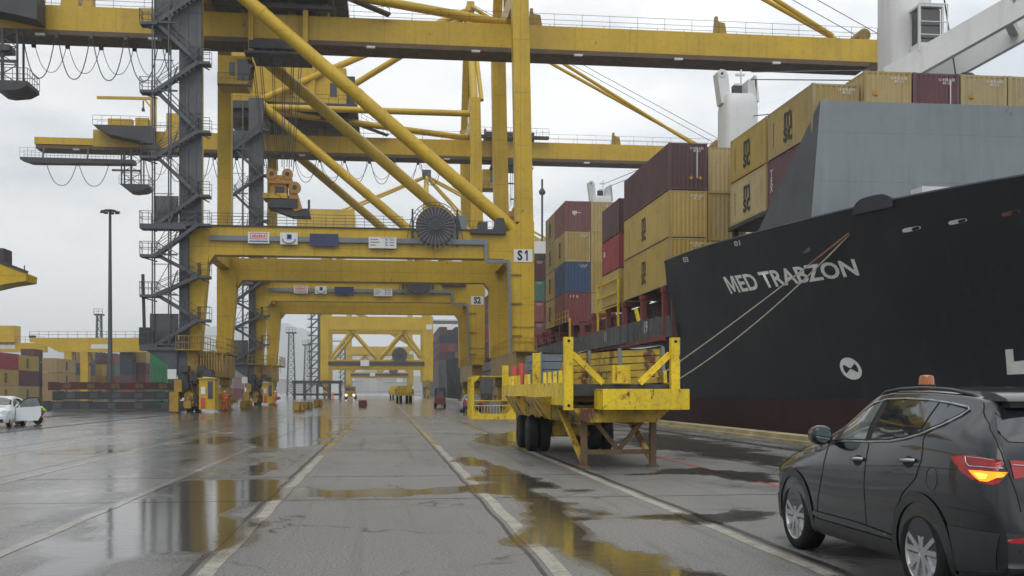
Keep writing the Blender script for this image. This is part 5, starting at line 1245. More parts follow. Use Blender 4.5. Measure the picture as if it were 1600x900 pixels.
    for sd in (-1,1): patch(bvh, [(sd*.80,.615),(sd*.62,.645),(sd*.44,.635),(sd*.42,.60),(sd*.6,.585),(sd*.78,.59)], 'y', .010, M['tail'], 'reflector', root)
    patch(bvh, [(-.78,.40),(-.80,.66),(.80,.66),(.78,.40)], 'y', .006, M['clad'], 'bumper_cladding', root)
    b = MB(); b.path([(-.56,-2.36,.36),(-.50,-2.47,.36)],.04,10); b.path([(.56,-2.36,.36),(.50,-2.47,.36)],.04,10); b.build('exhaust', M['chrome'], root, 50)
    patch(bvh, [(-.26,.90),(.26,.90),(.26,1.01),(-.26,1.01)], 'y', .012, M['plate'], 'number_plate', root)
    # windscreen and beacon
    patch(bvh, [(-.58,.30),(-.70,.78),(-.62,1.08),(0,1.14),(.62,1.08),(.70,.78),(.58,.30),(0,.16)], 'z', .005, M['glass'], 'windscreen', root)
    b = MB(); b.lathe((-.37,-.42,1.742),'z',[(.075,0),(.08,.03),(.075,.035)],24); bc = b.build('roof_beacon', M['gap'], root, 40)
    b = MB(); b.lathe((-.37,-.42,1.777),'z',[(.070,0),(.066,.06),(.058,.082),(.03,.089),(0.0001,.090)],24); b.build('beacon_dome', M['beacon'], bc, 50)
    return root
suv()
def small_car(name, loc, rz, label, pm, open_door=False, cat='car', S=1.0):
    root = thing(name, loc, label, cat, None, rz)
    ys = sorted(set([round(y,3) for y in np.linspace(-2.0,2.0,56)]))
    T = dict(zlow=[(-2,.4),(-1.8,.24),(1.8,.22),(2,.35)], ws=[(-2,.6),(-1.8,.78),(1.5,.8),(1.85,.66),(2,.42)], wm=[(-2,.62),(-1.85,.82),(-1.2,.86),(1.3,.86),(1.75,.76),(2,.48)],
      zm=[(-2,.6),(-1.7,.78),(1.3,.74),(2,.52)], wb=[(-2,.6),(-1.85,.76),(-1,.82),(.7,.81),(1.4,.76),(2,.42)], zb=[(-2,.72),(-1.9,.95),(-1.4,1.04),(-.4,.98),(.8,.92),(1.5,.84),(2,.62)],
      we=[(-2,.5),(-1.85,.66),(-1.5,.58),(-.5,.56),(.1,.57),(.6,.66),(.95,.72),(1.5,.66),(2,.36)], ze=[(-2,.76),(-1.9,1.0),(-1.75,1.2),(-1.5,1.36),(-.6,1.42),(-.1,1.38),(.25,1.24),(.6,1.06),(.95,.96),(1.5,.88),(2,.64)],
      zc=[(-2,.8),(-1.9,1.06),(-1.75,1.28),(-1.5,1.43),(-.6,1.50),(-.1,1.47),(.25,1.36),(.6,1.2),(1.0,1.04),(1.5,.95),(1.85,.82),(2,.66)])
    me = Body(T,ys).mesh('body',[pm,M['gap']]); bm = bmesh.new(); bm.from_mesh(me); bvh = BVHTree.FromBMesh(bm); bm.free(); body = link('body', me, root)
    boolean_wells(body, [(-1.2,-.45,1.24,.31),(.45,1.2,1.24,.31),(-1.2,-.45,-1.24,.31),(.45,1.2,-1.24,.31)], .35, 0, 0)
    for y in (1.24,-1.24):
        for k in (-1,1): car_wheel(root, k*.73, y, .31, .19, k, M['alloy'])
    for sd in (-1,1):
        for p in ([(.62,.98),(-.3,1.0),(-.25,1.37),(-.05,1.33),(.2,1.22)],[(-.38,1.0),(-1.2,1.05),(-1.35,1.15),(-1.2,1.33),(-.33,1.37)]): patch(bvh, p, 'x', .006, M['glass'], 'window', root, side=sd)
        patch(bvh, [(1.35,.80),(1.7,.80),(1.9,.70),(1.86,.60),(1.6,.66)], 'x', .008, M['lampw'], 'headlight', root, side=sd)
        b = MB(); b.cbox((sd*.95,.55,1.02),(.2,.10,.14)); b.bar((sd*.80,.52,.97),(sd*.95,.55,1.0),.05); b.build('side_mirror', pm, root)
    patch(bvh, [(-.56,.20),(-.66,.66),(-.5,.88),(0,.92),(.5,.88),(.66,.66),(.56,.20),(0,.08)], 'z', .006, M['glass'], 'windscreen', root)
    b = MB(); b.box(-.45,.45,1.93,2.025,.56,.66); b.build('grille', M['gap'], root); b = MB(); b.box(-.62,.62,1.84,2.0,.26,.40); b.build('lower_grille', M['gap'], root)
    b = MB(); b.box(-.26,.26,2.0,2.03,.40,.50); b.build('number_plate', M['sign'], root)
    return root, body
wx, wy = ground_at(30,664); 
def white_car():
    root, body = small_car('hatchback_car', (-18.7,54.5,0), R(184), 'white hatchback facing the camera with one front door swung open', M['wpaint'])
    # the open door on its left side, hinged at the front pillar
    d = MB(); L = 1.12
    pts = [(0,.30),(0,.95),(.30,1.30),(.55,1.42),(.98,1.42),(L,1.0),(L,.55),(.98,.30)]
    H = Vector((-.87,.62,0)); a = R(74); ax = Vector((-math.sin(a),-math.cos(a),0)); nn = Vector((-ax.y,ax.x,0))
    def P(u,z,o): q = H+ax*u+nn*o; return (q.x,q.y,z)
    lo = [(0,.30),(0,.93),(L,.99),(L,.55),(.98,.30)]; n = len(lo)
    d.add([P(u,z,-.04) for u,z in lo]+[P(u,z,.04) for u,z in lo],[tuple(range(n)),tuple(range(2*n-1,n-1,-1))]+[(k,k+n,(k+1)%n+n,(k+1)%n) for k in range(n)])
    door = d.build('door', M['wpaint'], root)
    f = MB(); fr = [P(.02,.93,0),P(.30,1.27,0),P(.56,1.41,0),P(.98,1.42,0),P(L,.99,0)]; f.path([Vector(p) for p in fr],.03,6); f.build('window_frame', M['gap'], door)
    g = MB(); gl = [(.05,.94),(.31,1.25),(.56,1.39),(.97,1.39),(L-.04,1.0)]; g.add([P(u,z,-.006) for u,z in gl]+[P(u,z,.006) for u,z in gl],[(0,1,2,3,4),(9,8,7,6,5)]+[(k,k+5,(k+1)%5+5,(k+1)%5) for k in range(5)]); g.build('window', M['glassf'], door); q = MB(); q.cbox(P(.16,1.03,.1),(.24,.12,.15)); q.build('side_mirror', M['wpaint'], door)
white_car()
# ------------------------------------------------------------------ yellow terminal trailer with its load
def trailer(name, loc, label, detail=True):
    root = thing(name, loc, label, 'trailer', 'yellow port trailers'); Yl, Yd, Rb = M['tyel'], M['tyel2'], M['rustbrown']
    # local: x 0 = centre line, y 0 = nose, z 0 = ground
    b = MB()
    for x in (-.55,.55): b.box(x-.12,x+.12,1.0,12.6,.98,1.36); b.box(x-.2,x+.2,1.0,12.6,1.36,1.40); b.box(x-.2,x+.2,1.0,12.6,.95,.98)
    for y in (1.6,3.2,4.8,6.4,8.0,9.6,11.2): b.box(-.43,.43,y,y+.14,1.05,1.33)
    b.build('chassis_beam', Yd, root)
    b = MB(); b.prism([(-1.22,1.30),(-1.22,1.40),(-1.10,1.16),(-.75,.98),(.75,.98),(1.10,1.16),(1.22,1.40),(1.22,1.30)][::1] if False else [(-1.15,1.34),(-.80,1.02),(.80,1.02),(1.15,1.34)],'y',.35,1.1); b.build('nose_frame', Yd, root)
    b = MB(); b.box(-.62,1.30,-.55,-.47,1.32,1.74); b.box(-.62,1.30,-.55,.3,1.74,1.77); b.box(-.62,-.57,-.5,.4,1.32,1.73); b.box(1.25,1.30,-.5,.4,1.32,1.73); b.build('bumper_plate', Yl, root)
    b = MB(); b.box(-1.22,1.22,.45,13.0,1.62,1.88); b.build('deck', M['dark'], root)
    b = MB()
    b.box(-1.30,-1.22,.5,13.0,1.40,1.92); b.box(1.22,1.30,.5,13.0,1.40,1.92); b.box(-1.22,1.22,12.95,13.05,1.4,1.95); b.build('side_rail', Yl, root)
    for x in (-1,1):
        for y in (.35,5.3,12.7):
            b = MB(); xx = x*1.22; z0 = 1.30 if y < 1 else 1.4
            b.box(xx-.10,xx+.10,y-.09,y+.09,z0,2.93 if y < 1 else (2.75 if y < 8.5 else 2.6)); b.build('corner_post', Yl, root)
            if y < 1:
                for z in (2.84,1.40): h = MB(); h.lathe((xx,y-.093,z),'y',[(.035,-.004),(.035,.0)],12); h.build('bolt_hole', M['gap'], root)
        b = MB(); b.bar((x*1.12,.40,2.56),(x*.42,.40,1.90),.13,.11,up=(0,1,0)); b.build('post_brace', Yl, root)
        for g in (1.2,2.0,2.8,3.6,6.6,7.2,8.8,9.6,10.4,11.2):
            b = MB(); b.prism([(g,1.92),(g+.18,1.92),(g+.13,2.20),(g+.05,2.20)],'x',x*1.24-.04,x*1.24+.04); b.build('guide_lug', Yl, root)
        for y0, y1 in ((2.2,5.2),(6.6,9.4)):
            b = MB(); xo = x*1.62; b.add([(x*1.30,y0,1.60),(xo,y0+.1,1.58),(xo,y1-.1,1.58),(x*1.30,y1,1.60),(x*1.30,y0+.3,1.08),(x*1.30,y1-.3,1.08)],[(0,1,2,3),(1,4,5,2),(0,4,1),(3,2,5),(0,3,5,4)])
            for k in range(4): y = y0+.3+(y1-y0-.6)*k/3; b.add([(x*1.30,y,1.59),(xo,y,1.59),(x*1.30,y,1.02),(x*1.30,y+.03,1.59),(xo,y+.03,1.59),(x*1.30,y+.03,1.02)],[(0,1,2),(3,5,4),(0,3,4,1),(1,4,5,2)])
            b.build('side_bracket', Yd, root)
    b = MB(); b.box(-.2,.2,.35,.5,1.9,2.3); b.bar((.0,.42,2.3),(.0,.42,1.9),.25); b.build('guide_lug', Yl, root)
    # front stand
    for x in (-.80,.80):
        b = MB(); b.box(x-.07,x+.07,.62,.76,.04,1.30); b.box(x-.12,x+.12,.56,.82,0,.04); b.build('stand_leg', Rb, root)
        b = MB(); b.bar((x-.0,.72,.1),(x*.98-.28*(1 if x<0 else 1),2.3,1.28),.12,.09); b.build('stand_brace', Yd, root)
    b = MB(); b.bar((-.75,.69,.34),(.75,.69,.34),.08,.11); b.bar((-.72,.69,1.25),(-.02,.69,.40),.07,.10); b.bar((.72,.69,1.25),(.02,.69,.40),.07,.10); b.build('stand_cross_brace', Rb, root)
    for y in (7.2,9.2):
        b = MB(); b.tube((-1.1,y,.5),(1.1,y,.5),.09,10); b.box(-.5,.5,y-.15,y+.15,.45,.98); ax = b.build('axle', Yd, root)
        for x in (-1.08,-.74,.74,1.08):
            w = MB(); w.lathe((x,y,.5),'x',[(.26,-.14),(.44,-.145),(.495,-.11),(.5,-.05),(.5,.05),(.495,.11),(.44,.145),(.26,.14)],32); wh = w.build('wheel', M['black'], root, 45)
            r = MB(); r.lathe((x,y,.5),'x',[(.27,-.13),(.2,-.04),(.1,-.05),(.1,.05),(.2,.04),(.27,.13)],20); r.build('rim', Yd, wh, 40)
    return root
trailer('port_trailer', (5.30,22.9,0), 'yellow port trailer on a rusty front stand, loaded with folded metal panels')
def cargo(name, x0, x1, y0, y1, z0, z1, mat, label, skew=0., n=5):
    o = thing(name, ((x0+x1)/2,(y0+y1)/2,z0), label, 'panel bundle', 'folded panels on the yellow trailer', skew); o.rotation_euler = (0,-.05 if n == 5 else 0,skew)
    w, d, h = (x1-x0)/2, (y1-y0)/2, z1-z0
    for k in range(n):
        b = MB(); za = h*k/n; zb = h*(k+1)/n-.02; j = .03*math.sin(k*2.1)
        b.box(-w+j,w+j,-d,d,za,zb); 
        for q in range(int(2*d/.4)): b.box(-w+j-.015,-w+j,-d+.1+.4*q,-d+.2+.4*q,za+.01,zb-.01)
        b.build('panel', mat, o)
    b = MB()
    for x in (-w*.92,w*.92): b.box(x-.04,x+.04,-d-.06,-d-.01,-.02,h+.03)
    b.add([(-w,-d-.05,h+.02),(w,-d-.05,h+.06),(w,d,h+.07),(-w,d,h+.02),(0,-d-.05,h-.01),(0,d,h)],[(0,4,5,3),(4,1,2,5)]); b.build('top_sheet', M['pipe'], o)
    return o
cargo('panel_bundle', 5.30,6.46,24.2,26.3,1.90,2.72,M['load'],'leaning bundle of yellow metal panels at the front of the trailer', .12)
cargo('panel_bundle', 4.78,5.32,26.6,28.4,1.88,2.72,M['tyel2'],'narrow rusty yellow bundle behind the leaning yellow panels', -.05)
cargo('panel_bundle', 4.30,5.45,29.4,31.8,1.88,2.80,M['pipe'],'grey bundle of metal panels in the middle of the trailer', .02, 4)
b = MB()
for k in range(5): b.tube((4.3+.22*k,34.85,1.88),(4.32+.22*k,34.9,2.55+.1*(k%2)),.09,8)
tag(b.build('gas_bottle_rack', M['sredp']),'cluster of red and dirty tubes standing at the rear of the trailer','tube rack')
# man cage
def cage():
    root = thing('access_cage', (6.75,65.2,0), 'yellow steel access cage standing on the quay behind the loaded trailer', 'cage'); w, d, h = 1.3, 3.0, 2.62
    b = MB()
    for x in (-w,w):
        for y in (0,d): b.box(x-.08,x+.08,y-.08,y+.08,0,h)
    for y in (0,d): b.box(-w,w,y-.06,y+.06,.0,.34); b.prism([(-w+.08,.34),(-w+.5,.34),(-w+.08,.75)],'y',y-.04,y+.04); b.prism([(w-.08,.34),(w-.5,.34),(w-.08,.75)],'y',y-.04,y+.04)
    for x in (-w,w): b.box(x-.06,x+.06,0,d,.0,.25); b.box(x-.07,x+.07,0,d,h-.14,h)
    b.prism([(-w+.08,h),(-w+.4,h),(-w+.08,h-.4)],'y',-.04,.04); b.prism([(w-.08,h),(w-.4,h),(w-.08,h-.4)],'y',-.04,.04)
    b.build('frame', M['tyel'], root)
    b = MB(); b.box(-w,w,.0,d,h,h+.08); b.build('roof', M['tyel2'], root)
    for k in range(1,9):
        y = d*k/9
        for x in (-w,w): b = MB(); b.bar((x,y,.2),(x,y,h-.1),.06); b.build('bar', M['tyel'], root)
    b = MB(); b.bar((-w,0,1.15),(w,0,1.15),.05); b.bar((-w,0,.85),(w,0,.85),.05)
    for k in range(1,14): b.bar((-w+2*w*k/14,0,.3),(-w+2*w*k/14,0,.85),.022)
    b.build('front_grille', M['tyel'], root)
    b = MB(); b.box(-w+.1,w-.1,.1,d-.1,.04,.08); b.build('floor_plate', M['tyel2'], root)
    b = MB(); b.box(-.2,.5,.5,.9,.3,1.1); b.build('control_box', M['pipe'], root)
cage()
# ------------------------------------------------------------------ people
def person(loc, rz, label, top, arm='out', helmet=True, group=None):
    root = thing('person', loc, label, 'person', group, rz)
    J = {'pelvis':(0,0,.95),'belly':(0,.01,1.12),'chest':(0,0,1.34),'neck':(0,0,1.50),'head':(0,-.02,1.62),'crown':(0,-.01,1.74),
         'hl':(-.10,0,.90),'kl':(-.12,-.02,.50),'al':(-.13,.02,.10),'tl':(-.14,-.16,.05),'hr':(.10,0,.90),'kr':(.13,-.03,.50),'ar':(.15,.03,.10),'tr':(.17,-.15,.05),
         'sl':(-.19,0,1.42),'el':(-.27,.04,1.15),'wl':(-.24,-.10,.95),'fl':(-.23,-.14,.86),'sr':(.19,0,1.42)}
    if arm == 'out': J.update(er=(.45,-.06,1.36),wr=(.70,-.14,1.40),fr=(.80,-.17,1.42))
    elif arm == 'crouch': J.update(pelvis=(0,.16,.40),belly=(0,.10,.55),chest=(0,-.02,.76),neck=(0,-.08,.90),head=(0,-.13,1.01),crown=(0,-.12,1.13),hl=(-.10,.10,.40),kl=(-.17,-.30,.47),al=(-.15,-.02,.10),tl=(-.16,-.20,.05),hr=(.10,.10,.40),kr=(.17,-.30,.47),ar=(.15,-.02,.10),tr=(.16,-.20,.05),
        sl=(-.19,-.03,.83),el=(-.25,-.25,.62),wl=(-.18,-.42,.52),fl=(-.15,-.50,.48),sr=(.19,-.03,.83),er=(.25,-.25,.62),wr=(.18,-.42,.52),fr=(.15,-.50,.48))
    else: J.update(er=(.28,.03,1.15),wr=(.25,-.08,.93),fr=(.24,-.11,.84))
    hx, hy, hz = J['head']; cr_ = arm == 'crouch'
    E = [('pelvis','belly'),('belly','chest'),('chest','neck'),('neck','head'),('head','crown'),('pelvis','hl'),('hl','kl'),('kl','al'),('al','tl'),('pelvis','hr'),('hr','kr'),('kr','ar'),('ar','tr'),('chest','sl'),('sl','el'),('el','wl'),('wl','fl'),('chest','sr'),('sr','er'),('er','wr'),('wr','fr')]
    RR = dict(pelvis=.15,belly=.14,chest=.16,neck=.06,head=.095,crown=.07,hl=.10,kl=.065,al=.05,tl=.04,hr=.10,kr=.065,ar=.05,tr=.04,sl=.075,el=.05,wl=.035,fl=.03,sr=.075,er=.05,wr=.035,fr=.03)
    def skin(names, grow, mat, nm, parent, cut=None):
        ix = {k:i for i,k in enumerate(names)}; me = bpy.data.meshes.new(nm); P = dict(J)
        if cut: P.update(cut)
        me.from_pydata([P[k] for k in names],[(ix[a],ix[c]) for a,c in E if a in ix and c in ix],[]); o = link(nm, me); md = o.modifiers.new('skin','SKIN'); sv = me.skin_vertices[0].data
        for k,i in ix.items(): r = RR[k]+grow; sv[i].radius = (r,r*.8 if k in ('pelvis','belly','chest') else r); sv[i].use_root = (i == 0)
        s = o.modifiers.new('sub','SUBSURF'); s.levels = 1; bpy.context.view_layer.update()
        m2 = bpy.data.meshes.new_from_object(o.evaluated_get(bpy.context.evaluated_depsgraph_get())); m2.materials.clear(); m2.materials.append(mat); m2.polygons.foreach_set('use_smooth',[True]*len(m2.polygons))
        bpy.data.objects.remove(o); return link(nm, m2, parent)
    body = skin(list(J), 0, M['skin'], 'body', root)
    skin(['chest','belly','pelvis','sl','el','wl','sr','er','wr','neck'], .03, top, 'jacket', root, {'neck':tuple(np.array(J['neck'])-(0,0,.05))})
    skin(['pelvis','hl','kl','al','hr','kr','ar'], .022, top if helmet else M['dark'], 'trousers', root)
    b = MB(); b.cbox((J['al'][0],J['al'][1]-.08,.05),(.11,.28,.10)); b.build('boot', M['black'], root); b = MB(); b.cbox((J['ar'][0],J['ar'][1]-.09,.05),(.11,.28,.10)); b.build('boot', M['black'], root)
    b = MB(); b.lathe((0,hy+.01,hz+.04),'z',[(.135,0),(.128,.05),(.10,.11),(.05,.145),(0.0001,.15)],18)
    if helmet: b.box(-.09,.09,hy-.20,hy-.08,hz+.035,hz+.052)
    b.build('helmet' if helmet else 'hair', M['sign'] if helmet else M['hair'], root, 50)
    b = MB(); b.bar((0,hy-.08,hz+.01),(0,hy-.115,hz-.02),.03,.03); b.bar((-.03,hy-.07,hz-.055),(.03,hy-.07,hz-.055),.012); b.build('face', M['skin'], root)
    b = MB(); b.lathe((0,J['belly'][1]+.02,J['belly'][2]+.04),'z',[(.192,0),(.192,.05)],16); b.build('reflective_band', M['sign'], root)
    return root
px_, py_ = ground_at(351,643)
person((px_,py_,0), R(185), 'person in orange hi-vis and white helmet, one arm stretched out, by the first crane', M['hiv'])
px_, py_ = ground_at(430,634.5); person((px_,py_,0), R(100), 'person in orange jacket beside the feet of the second crane', M['hiv'], 'down')
px_, py_ = ground_at(520,624.5); person((px_,py_,0), R(160), 'small far person in orange by the feet of the tall crane', M['hiv'], 'down')
px_, py_ = ground_at(60,657); person((px_-.75,py_+2.4,0), R(120), 'person in lime hi-vis crouching just behind the open door of the white car', M['hivy'], 'crouch', False)
# small things on the quay
def block(px, py, w, d, h, mat, label, group=None):
    x, y = ground_at(px,py); b = MB(); b.prism([(-w/2,.12),(-w/2+.08,h),(w/2-.08,h),(w/2,.12)],'y',-d/2,d/2); b.box(-w/2+.1,w/2-.1,-d/2+.1,d/2-.1,0,.12)
    for q in (-w/4,w/4): b.path([(q-.06,0,h),(q-.06,0,h+.10),(q+.06,0,h+.10),(q+.06,0,h)],.02,5)
    o = b.build('ballast_block', mat); o.location = (x,y,0); return tag(o, label, 'ballast block', group)
G_ = 'ballast blocks on the quay'
block(467,643,1.05,1.2,.85,M['yel2'],'nearer of the two grimy yellow blocks on the lanes under the second crane',G_); block(480,639.5,1.1,1.2,.72,M['yel2'],'farther of the two grimy yellow blocks on the lanes under the second crane',G_)
block(497,636,1.0,1.2,.85,M['yel2'],'yellow block at the foot of the tall crane stair tower',G_); block(352,640.5,1.1,1.0,.75,M['yel2'],'yellow block just behind the person with the outstretched arm',G_); block(385,640,1.1,1.0,.85,M['yel2'],'yellow block between the feet of the first and second crane',G_)
block(567,636.5,1.0,.9,.78,M['sred'],'dark red block standing alone on the centre lane')
def small_truck(px, py, label, col):
    x, y = ground_at(px,py); r = thing('forklift_truck', (x,y,0), label, 'forklift'); b = MB(); b.box(-.55,.55,0,1.9,.35,1.0); b.prism([(0,1.0),(1.9,1.0),(1.7,1.25),(.2,1.2)],'x',-.5,.5); b.build('body', col, r)
    for k in (-.5,.5):
        for q in (.25,1.6): w = MB(); w.lathe((k-.1,q,.3),'x',[(.15,0),(.3,.02),(.3,.18),(.15,.2)],16); w.build('wheel', M['black'], r)
    b = MB()
    for k in (-.5,.5):
        for q in (.3,1.5): b.bar((k,q,1.0),(k*.9,q,2.0),.07)
    b.box(-.52,.52,.2,1.6,2.0,2.08); b.bar((-.25,2.0,.1),(-.25,2.0,2.1),.1); b.bar((.25,2.0,.1),(.25,2.0,2.1),.1); b.build('mast', M['dark'], r)
    b = MB(); b.box(-.28,.28,.7,1.1,1.1,1.75); b.lathe((0,.8,1.85),'z',[(.08,-.1),(.12,0),(.06,.1)],10); b.build('seat', M['pipe'], r)
small_truck(688,637.5,'small dark red forklift on the quay ahead of the farther ship',M['sred'])
cx_, cy_ = ground_at(722,644.5); rt, bd_ = small_car('parked_car', (cx_+.9,cy_+2,0), 0, 'dark car with red tail lights parked beside the yellow cage', paint('grey_car_paint',(.03,.035,.04),.15,coat=1,streak=0))
b = MB(); b.box(-.82,-.55,-1.99,-1.80,.72,1.05); b.box(.55,.82,-1.99,-1.80,.72,1.05); b.build('tail_light', M['tail'], rt)
# lorry with lit headlights and loaded yellow trailers far down the lanes
def lorry(px, py, label):
    x, y = ground_at(px,py); r = thing('terminal_tractor', (x,y,0), label, 'truck'); b = MB(); b.box(-1.2,1.2,0,2.2,1.0,2.9); b.box(-1.2,1.2,-.5,0,.6,1.7); b.box(-1.1,1.1,2.2,11,1.1,1.5); b.build('cab', M['yel2'], r)
    b = MB(); b.box(-1.0,1.0,-.03,.02,1.9,2.7); b.build('windscreen', M['glass'], r)
    for k in (-.85,.85): h = MB(); h.lathe((k,-.55,.95),'y',[(.22,0),(.22,.08)],14); h.build('headlight', glow('lit_headlight',(1,.97,.9),4), r)
    for q in (.6,8.5,9.8):
        for k in (-1.05,1.05): w = MB(); w.lathe((k-.15,q,.5),'x',[(.25,0),(.5,.02),(.5,.28),(.25,.3)],18); w.build('wheel', M['black'], r)
lorry(547,624,'yellow port truck driving this way with both headlights lit')
def far_trailer(px, py, label, h):
    x, y = ground_at(px,py); r = thing('loaded_trailer', (x,y,0), label, 'trailer', 'trailers queued down the lane'); b = MB(); b.box(-1.4,1.4,0,12,1.1,1.6); b.box(-1.4,-1.2,0,12,1.6,2.1); b.box(1.2,1.4,0,12,1.6,2.1); b.build('deck', M['tyel2'], r)
    b = MB()
    for k in range(5): b.box(-1.1,1.1,.3+2.3*k,2.4+2.3*k,1.62,h-.3*(k%3))
    b.build('load', M['tyel'], r)
    for q in (1.0,2.4,9.0):
        for k in (-1.0,-.45,.45,1.0): w = MB(); w.lathe((k-.14,q,.55),'x',[(.25,0),(.55,.02),(.55,.26),(.25,.28)],16); w.build('wheel', M['black'], r)
far_trailer(632,630,'nearest of the yellow loaded trailers queued on the lane beyond the second crane',2.6)
far_trailer(618,625,'yellow loaded trailer queued behind another one, beyond the second crane',2.9)
# ------------------------------------------------------------------ the yard to landward
def flatracks():
    for t, (zc, h, col, lab, dx, L) in enumerate([(0,.85,M['dark'],'black collapsed flat rack lying on the ground in the stack beside the first crane',0,12.6),(.95,.8,M['dark'],'black collapsed flat rack in the middle of the stack beside the first crane',1.0,11.0),(1.85,.75,M['rackred'],'rusty red flat rack on top of the black ones beside the first crane',.8,11.6)]):
        o = thing('flat_rack', (-24.8+dx*.4,101.5,zc), lab, 'flat rack', 'stacked flat racks', R(4)); b = MB()
        b.box(-L/2,L/2,-1.2,1.2,h*.55,h*.75); b.box(-L/2,L/2,-1.22,-1.05,.06,h*.9); b.box(-L/2,L/2,1.05,1.22,.06,h*.9)
        b.build('base', col, o)
        for s in (-1,1):
            e = MB(); e.box(s*L/2-(.5 if s>0 else 0),s*L/2+(.0 if s>0 else .5),-1.19,1.19,.0,h); e.build('corner_block', col, o); e = MB(); e.box(s*L*.25-1.1,s*L*.25+1.1,-1.1,1.1,h*.75,h*.98); e.build('folded_end', col, o)
        for k in range(5):
            x = -L/2+1.6+(L-3.2)*k/4; g = MB(); g.box(x-.35,x+.35,-1.27,-1.20,.15,h*.8); g.build('side_pocket', M['gsteel'] if t < 2 else M['rustbrown'], o)
flatracks()
YG = 'containers stacked in the yard'
def yard(px, D, cols, what, L=12.19, logo='', near='', ztop=None):
    """corner between the end and the quayward side stands at picture column px, D metres off"""
    az = TH+math.atan((px-800)/FPX); dd = D/math.cos(math.atan((px-800)/FPX)); X = dd*math.sin(az); Y = dd*math.cos(az)
    for t, c in enumerate(cols):
        if c is None: continue
        w = {'brick':'brick red','tan':'tan'}.get(c,c); pos = ['lowest','second lowest','third','fourth','fifth'][t]
        add_container(X-CW/2,Y,2.62*t,L,2.59,c,f'{w} container, {pos} in {what}',YG,'quay' if c in ('yellow','tan') else None)
yard(-14,160,['yellow','yellow','red'],'the yard stack behind the white car nearest the picture edge')
yard(23,173,['yellow','maroon','yellow'],'the yard stack just behind the open car door')
yard(52,215,['navy','yellow','navy','maroon'],'the low yard stack between the logo stacks',6.06)
yard(60,196,['yellow','blue'],'the short blue topped yard stack',6.06)
yard(88,192,['tan','tan','tan'],'the tan yard stack beyond the blue container')
yard(122,235,['maroon','brick','mauve','maroon'],'the maroon yard stack beneath the yellow gantry legs')
yard(137,228,['yellow','yellow','blue','yellow'],'the mixed yard stack beneath the yellow gantry legs',6.06)
yard(160,236,['yellow','tan','yellow','maroon'],'the maroon topped yard stack just inside the gantry legs')
yard(180,240,['teal','brick','teal','brick'],'the green and red yard stack behind the light mast')
yard(206,222,['brick','maroon','navy','navy'],'the navy topped yard stack past the light mast')
yard(228,226,['brick','brick','maroon','yellow'],'the yellow topped yard stack next to the navy one')
yard(262,150,['green','green','green'],'the green stack beside the first crane foot',6.06)
yard(352,235,['mauve','grey','mauve','mauve'],'the faded mauve stack between the first crane legs')
yard(372,260,['brick','mauve','grey','mauve'],'the faded stack seen between the first and second crane')
yard(400,300,['navy','mauve','brick'],'the far stack seen between the crane feet')
def mast():
    X, Y = ground_at(172,612+EYE*FPX/132); r = thing('light_mast', (X,Y,0), 'tall slender floodlight mast standing behind the flat racks', 'light mast')
    b = MB(); b.tube((0,0,0),(0,0,24.2),.34,12,.16); b.lathe((0,0,0),'z',[(.6,0),(.6,.3),(.36,.5)],12); b.build('pole', M['gsteel'], r, 40)
    b = MB(); b.lathe((0,0,24.2),'z',[(.2,0),(.75,.1),(.75,.2),(.2,.3)],16); b.build('head_ring', M['dark'], r)
    for k in range(8):
        a = 2*math.pi*k/8; f = MB(); c = Vector((math.cos(a)*.95,math.sin(a)*.95,24.15)); f.cbox(c,(.42,.42,.22)); f.build('floodlight', M['dark'], r)
mast()
def gantry(px0, px1, D, z0, z1, label, legs, tip=True):
    def at(px): az = TH+math.atan((px-800)/FPX); dd = D/math.cos(math.atan((px-800)/FPX)); return dd*math.sin(az), dd*math.cos(az)
    x0, y0 = at(px0); x1, y1 = at(px1); L = math.hypot(x1-x0,y1-y0); r = thing('yard_gantry_crane', (x0,y0,0), label, 'gantry crane', 'yellow gantry cranes in the yard', math.atan2(y1-y0,x1-x0))
    b = MB(); b.prism([(0,z1),(0,z1-.9),(2.5,z1-1.2),(L*.22,z0),(L,z0),(L,z1)],'y',-.9,.9); b.build('girder', M['yel'], r)
    b = MB(); b.railing((0,-.9,z1),(L,-.9,z1),1.3,2.0,.04); b.box(-.3,.8,-.5,.5,z1,z1+.5); b.build('railing', M['dark'], r)
    for q in legs:
        g = MB(); g.box(L*q-.8,L*q+.8,-.8,.8,0,z0); g.build('leg', M['yel'], r)
    if len(legs)>1:
        g = MB(); g.bar((L*legs[-1]+.8,0,z0-2.6),(L*legs[-1]+4.2,0,z0-.2),.35); g.bar((L*legs[0],-.5,z0-2.9),(L*legs[-1],-.5,z0-2.9),.3); g.build('brace', M['gsteel'], r)
    s = MB(); s.box(L*.46,L*.46+3.6,-.98,-.91,z0+.7,z0+1.6); s.build('sign', M['sign'], r)
    return r, L
gantry(49,258,222,10.0,13.0,'yellow yard gantry crane whose girder spans behind the light mast',(.285,.405))
r_, L_ = gantry(-60,72,230,10.3,12.3,'yellow crane boom with a box on top above the yard stacks at the picture edge',(.2,))
b = MB(); b.box(L_*.40,L_*.66,-1.6,1.6,12.4,16.0); b.build('machinery_box', M['yel'], r_)
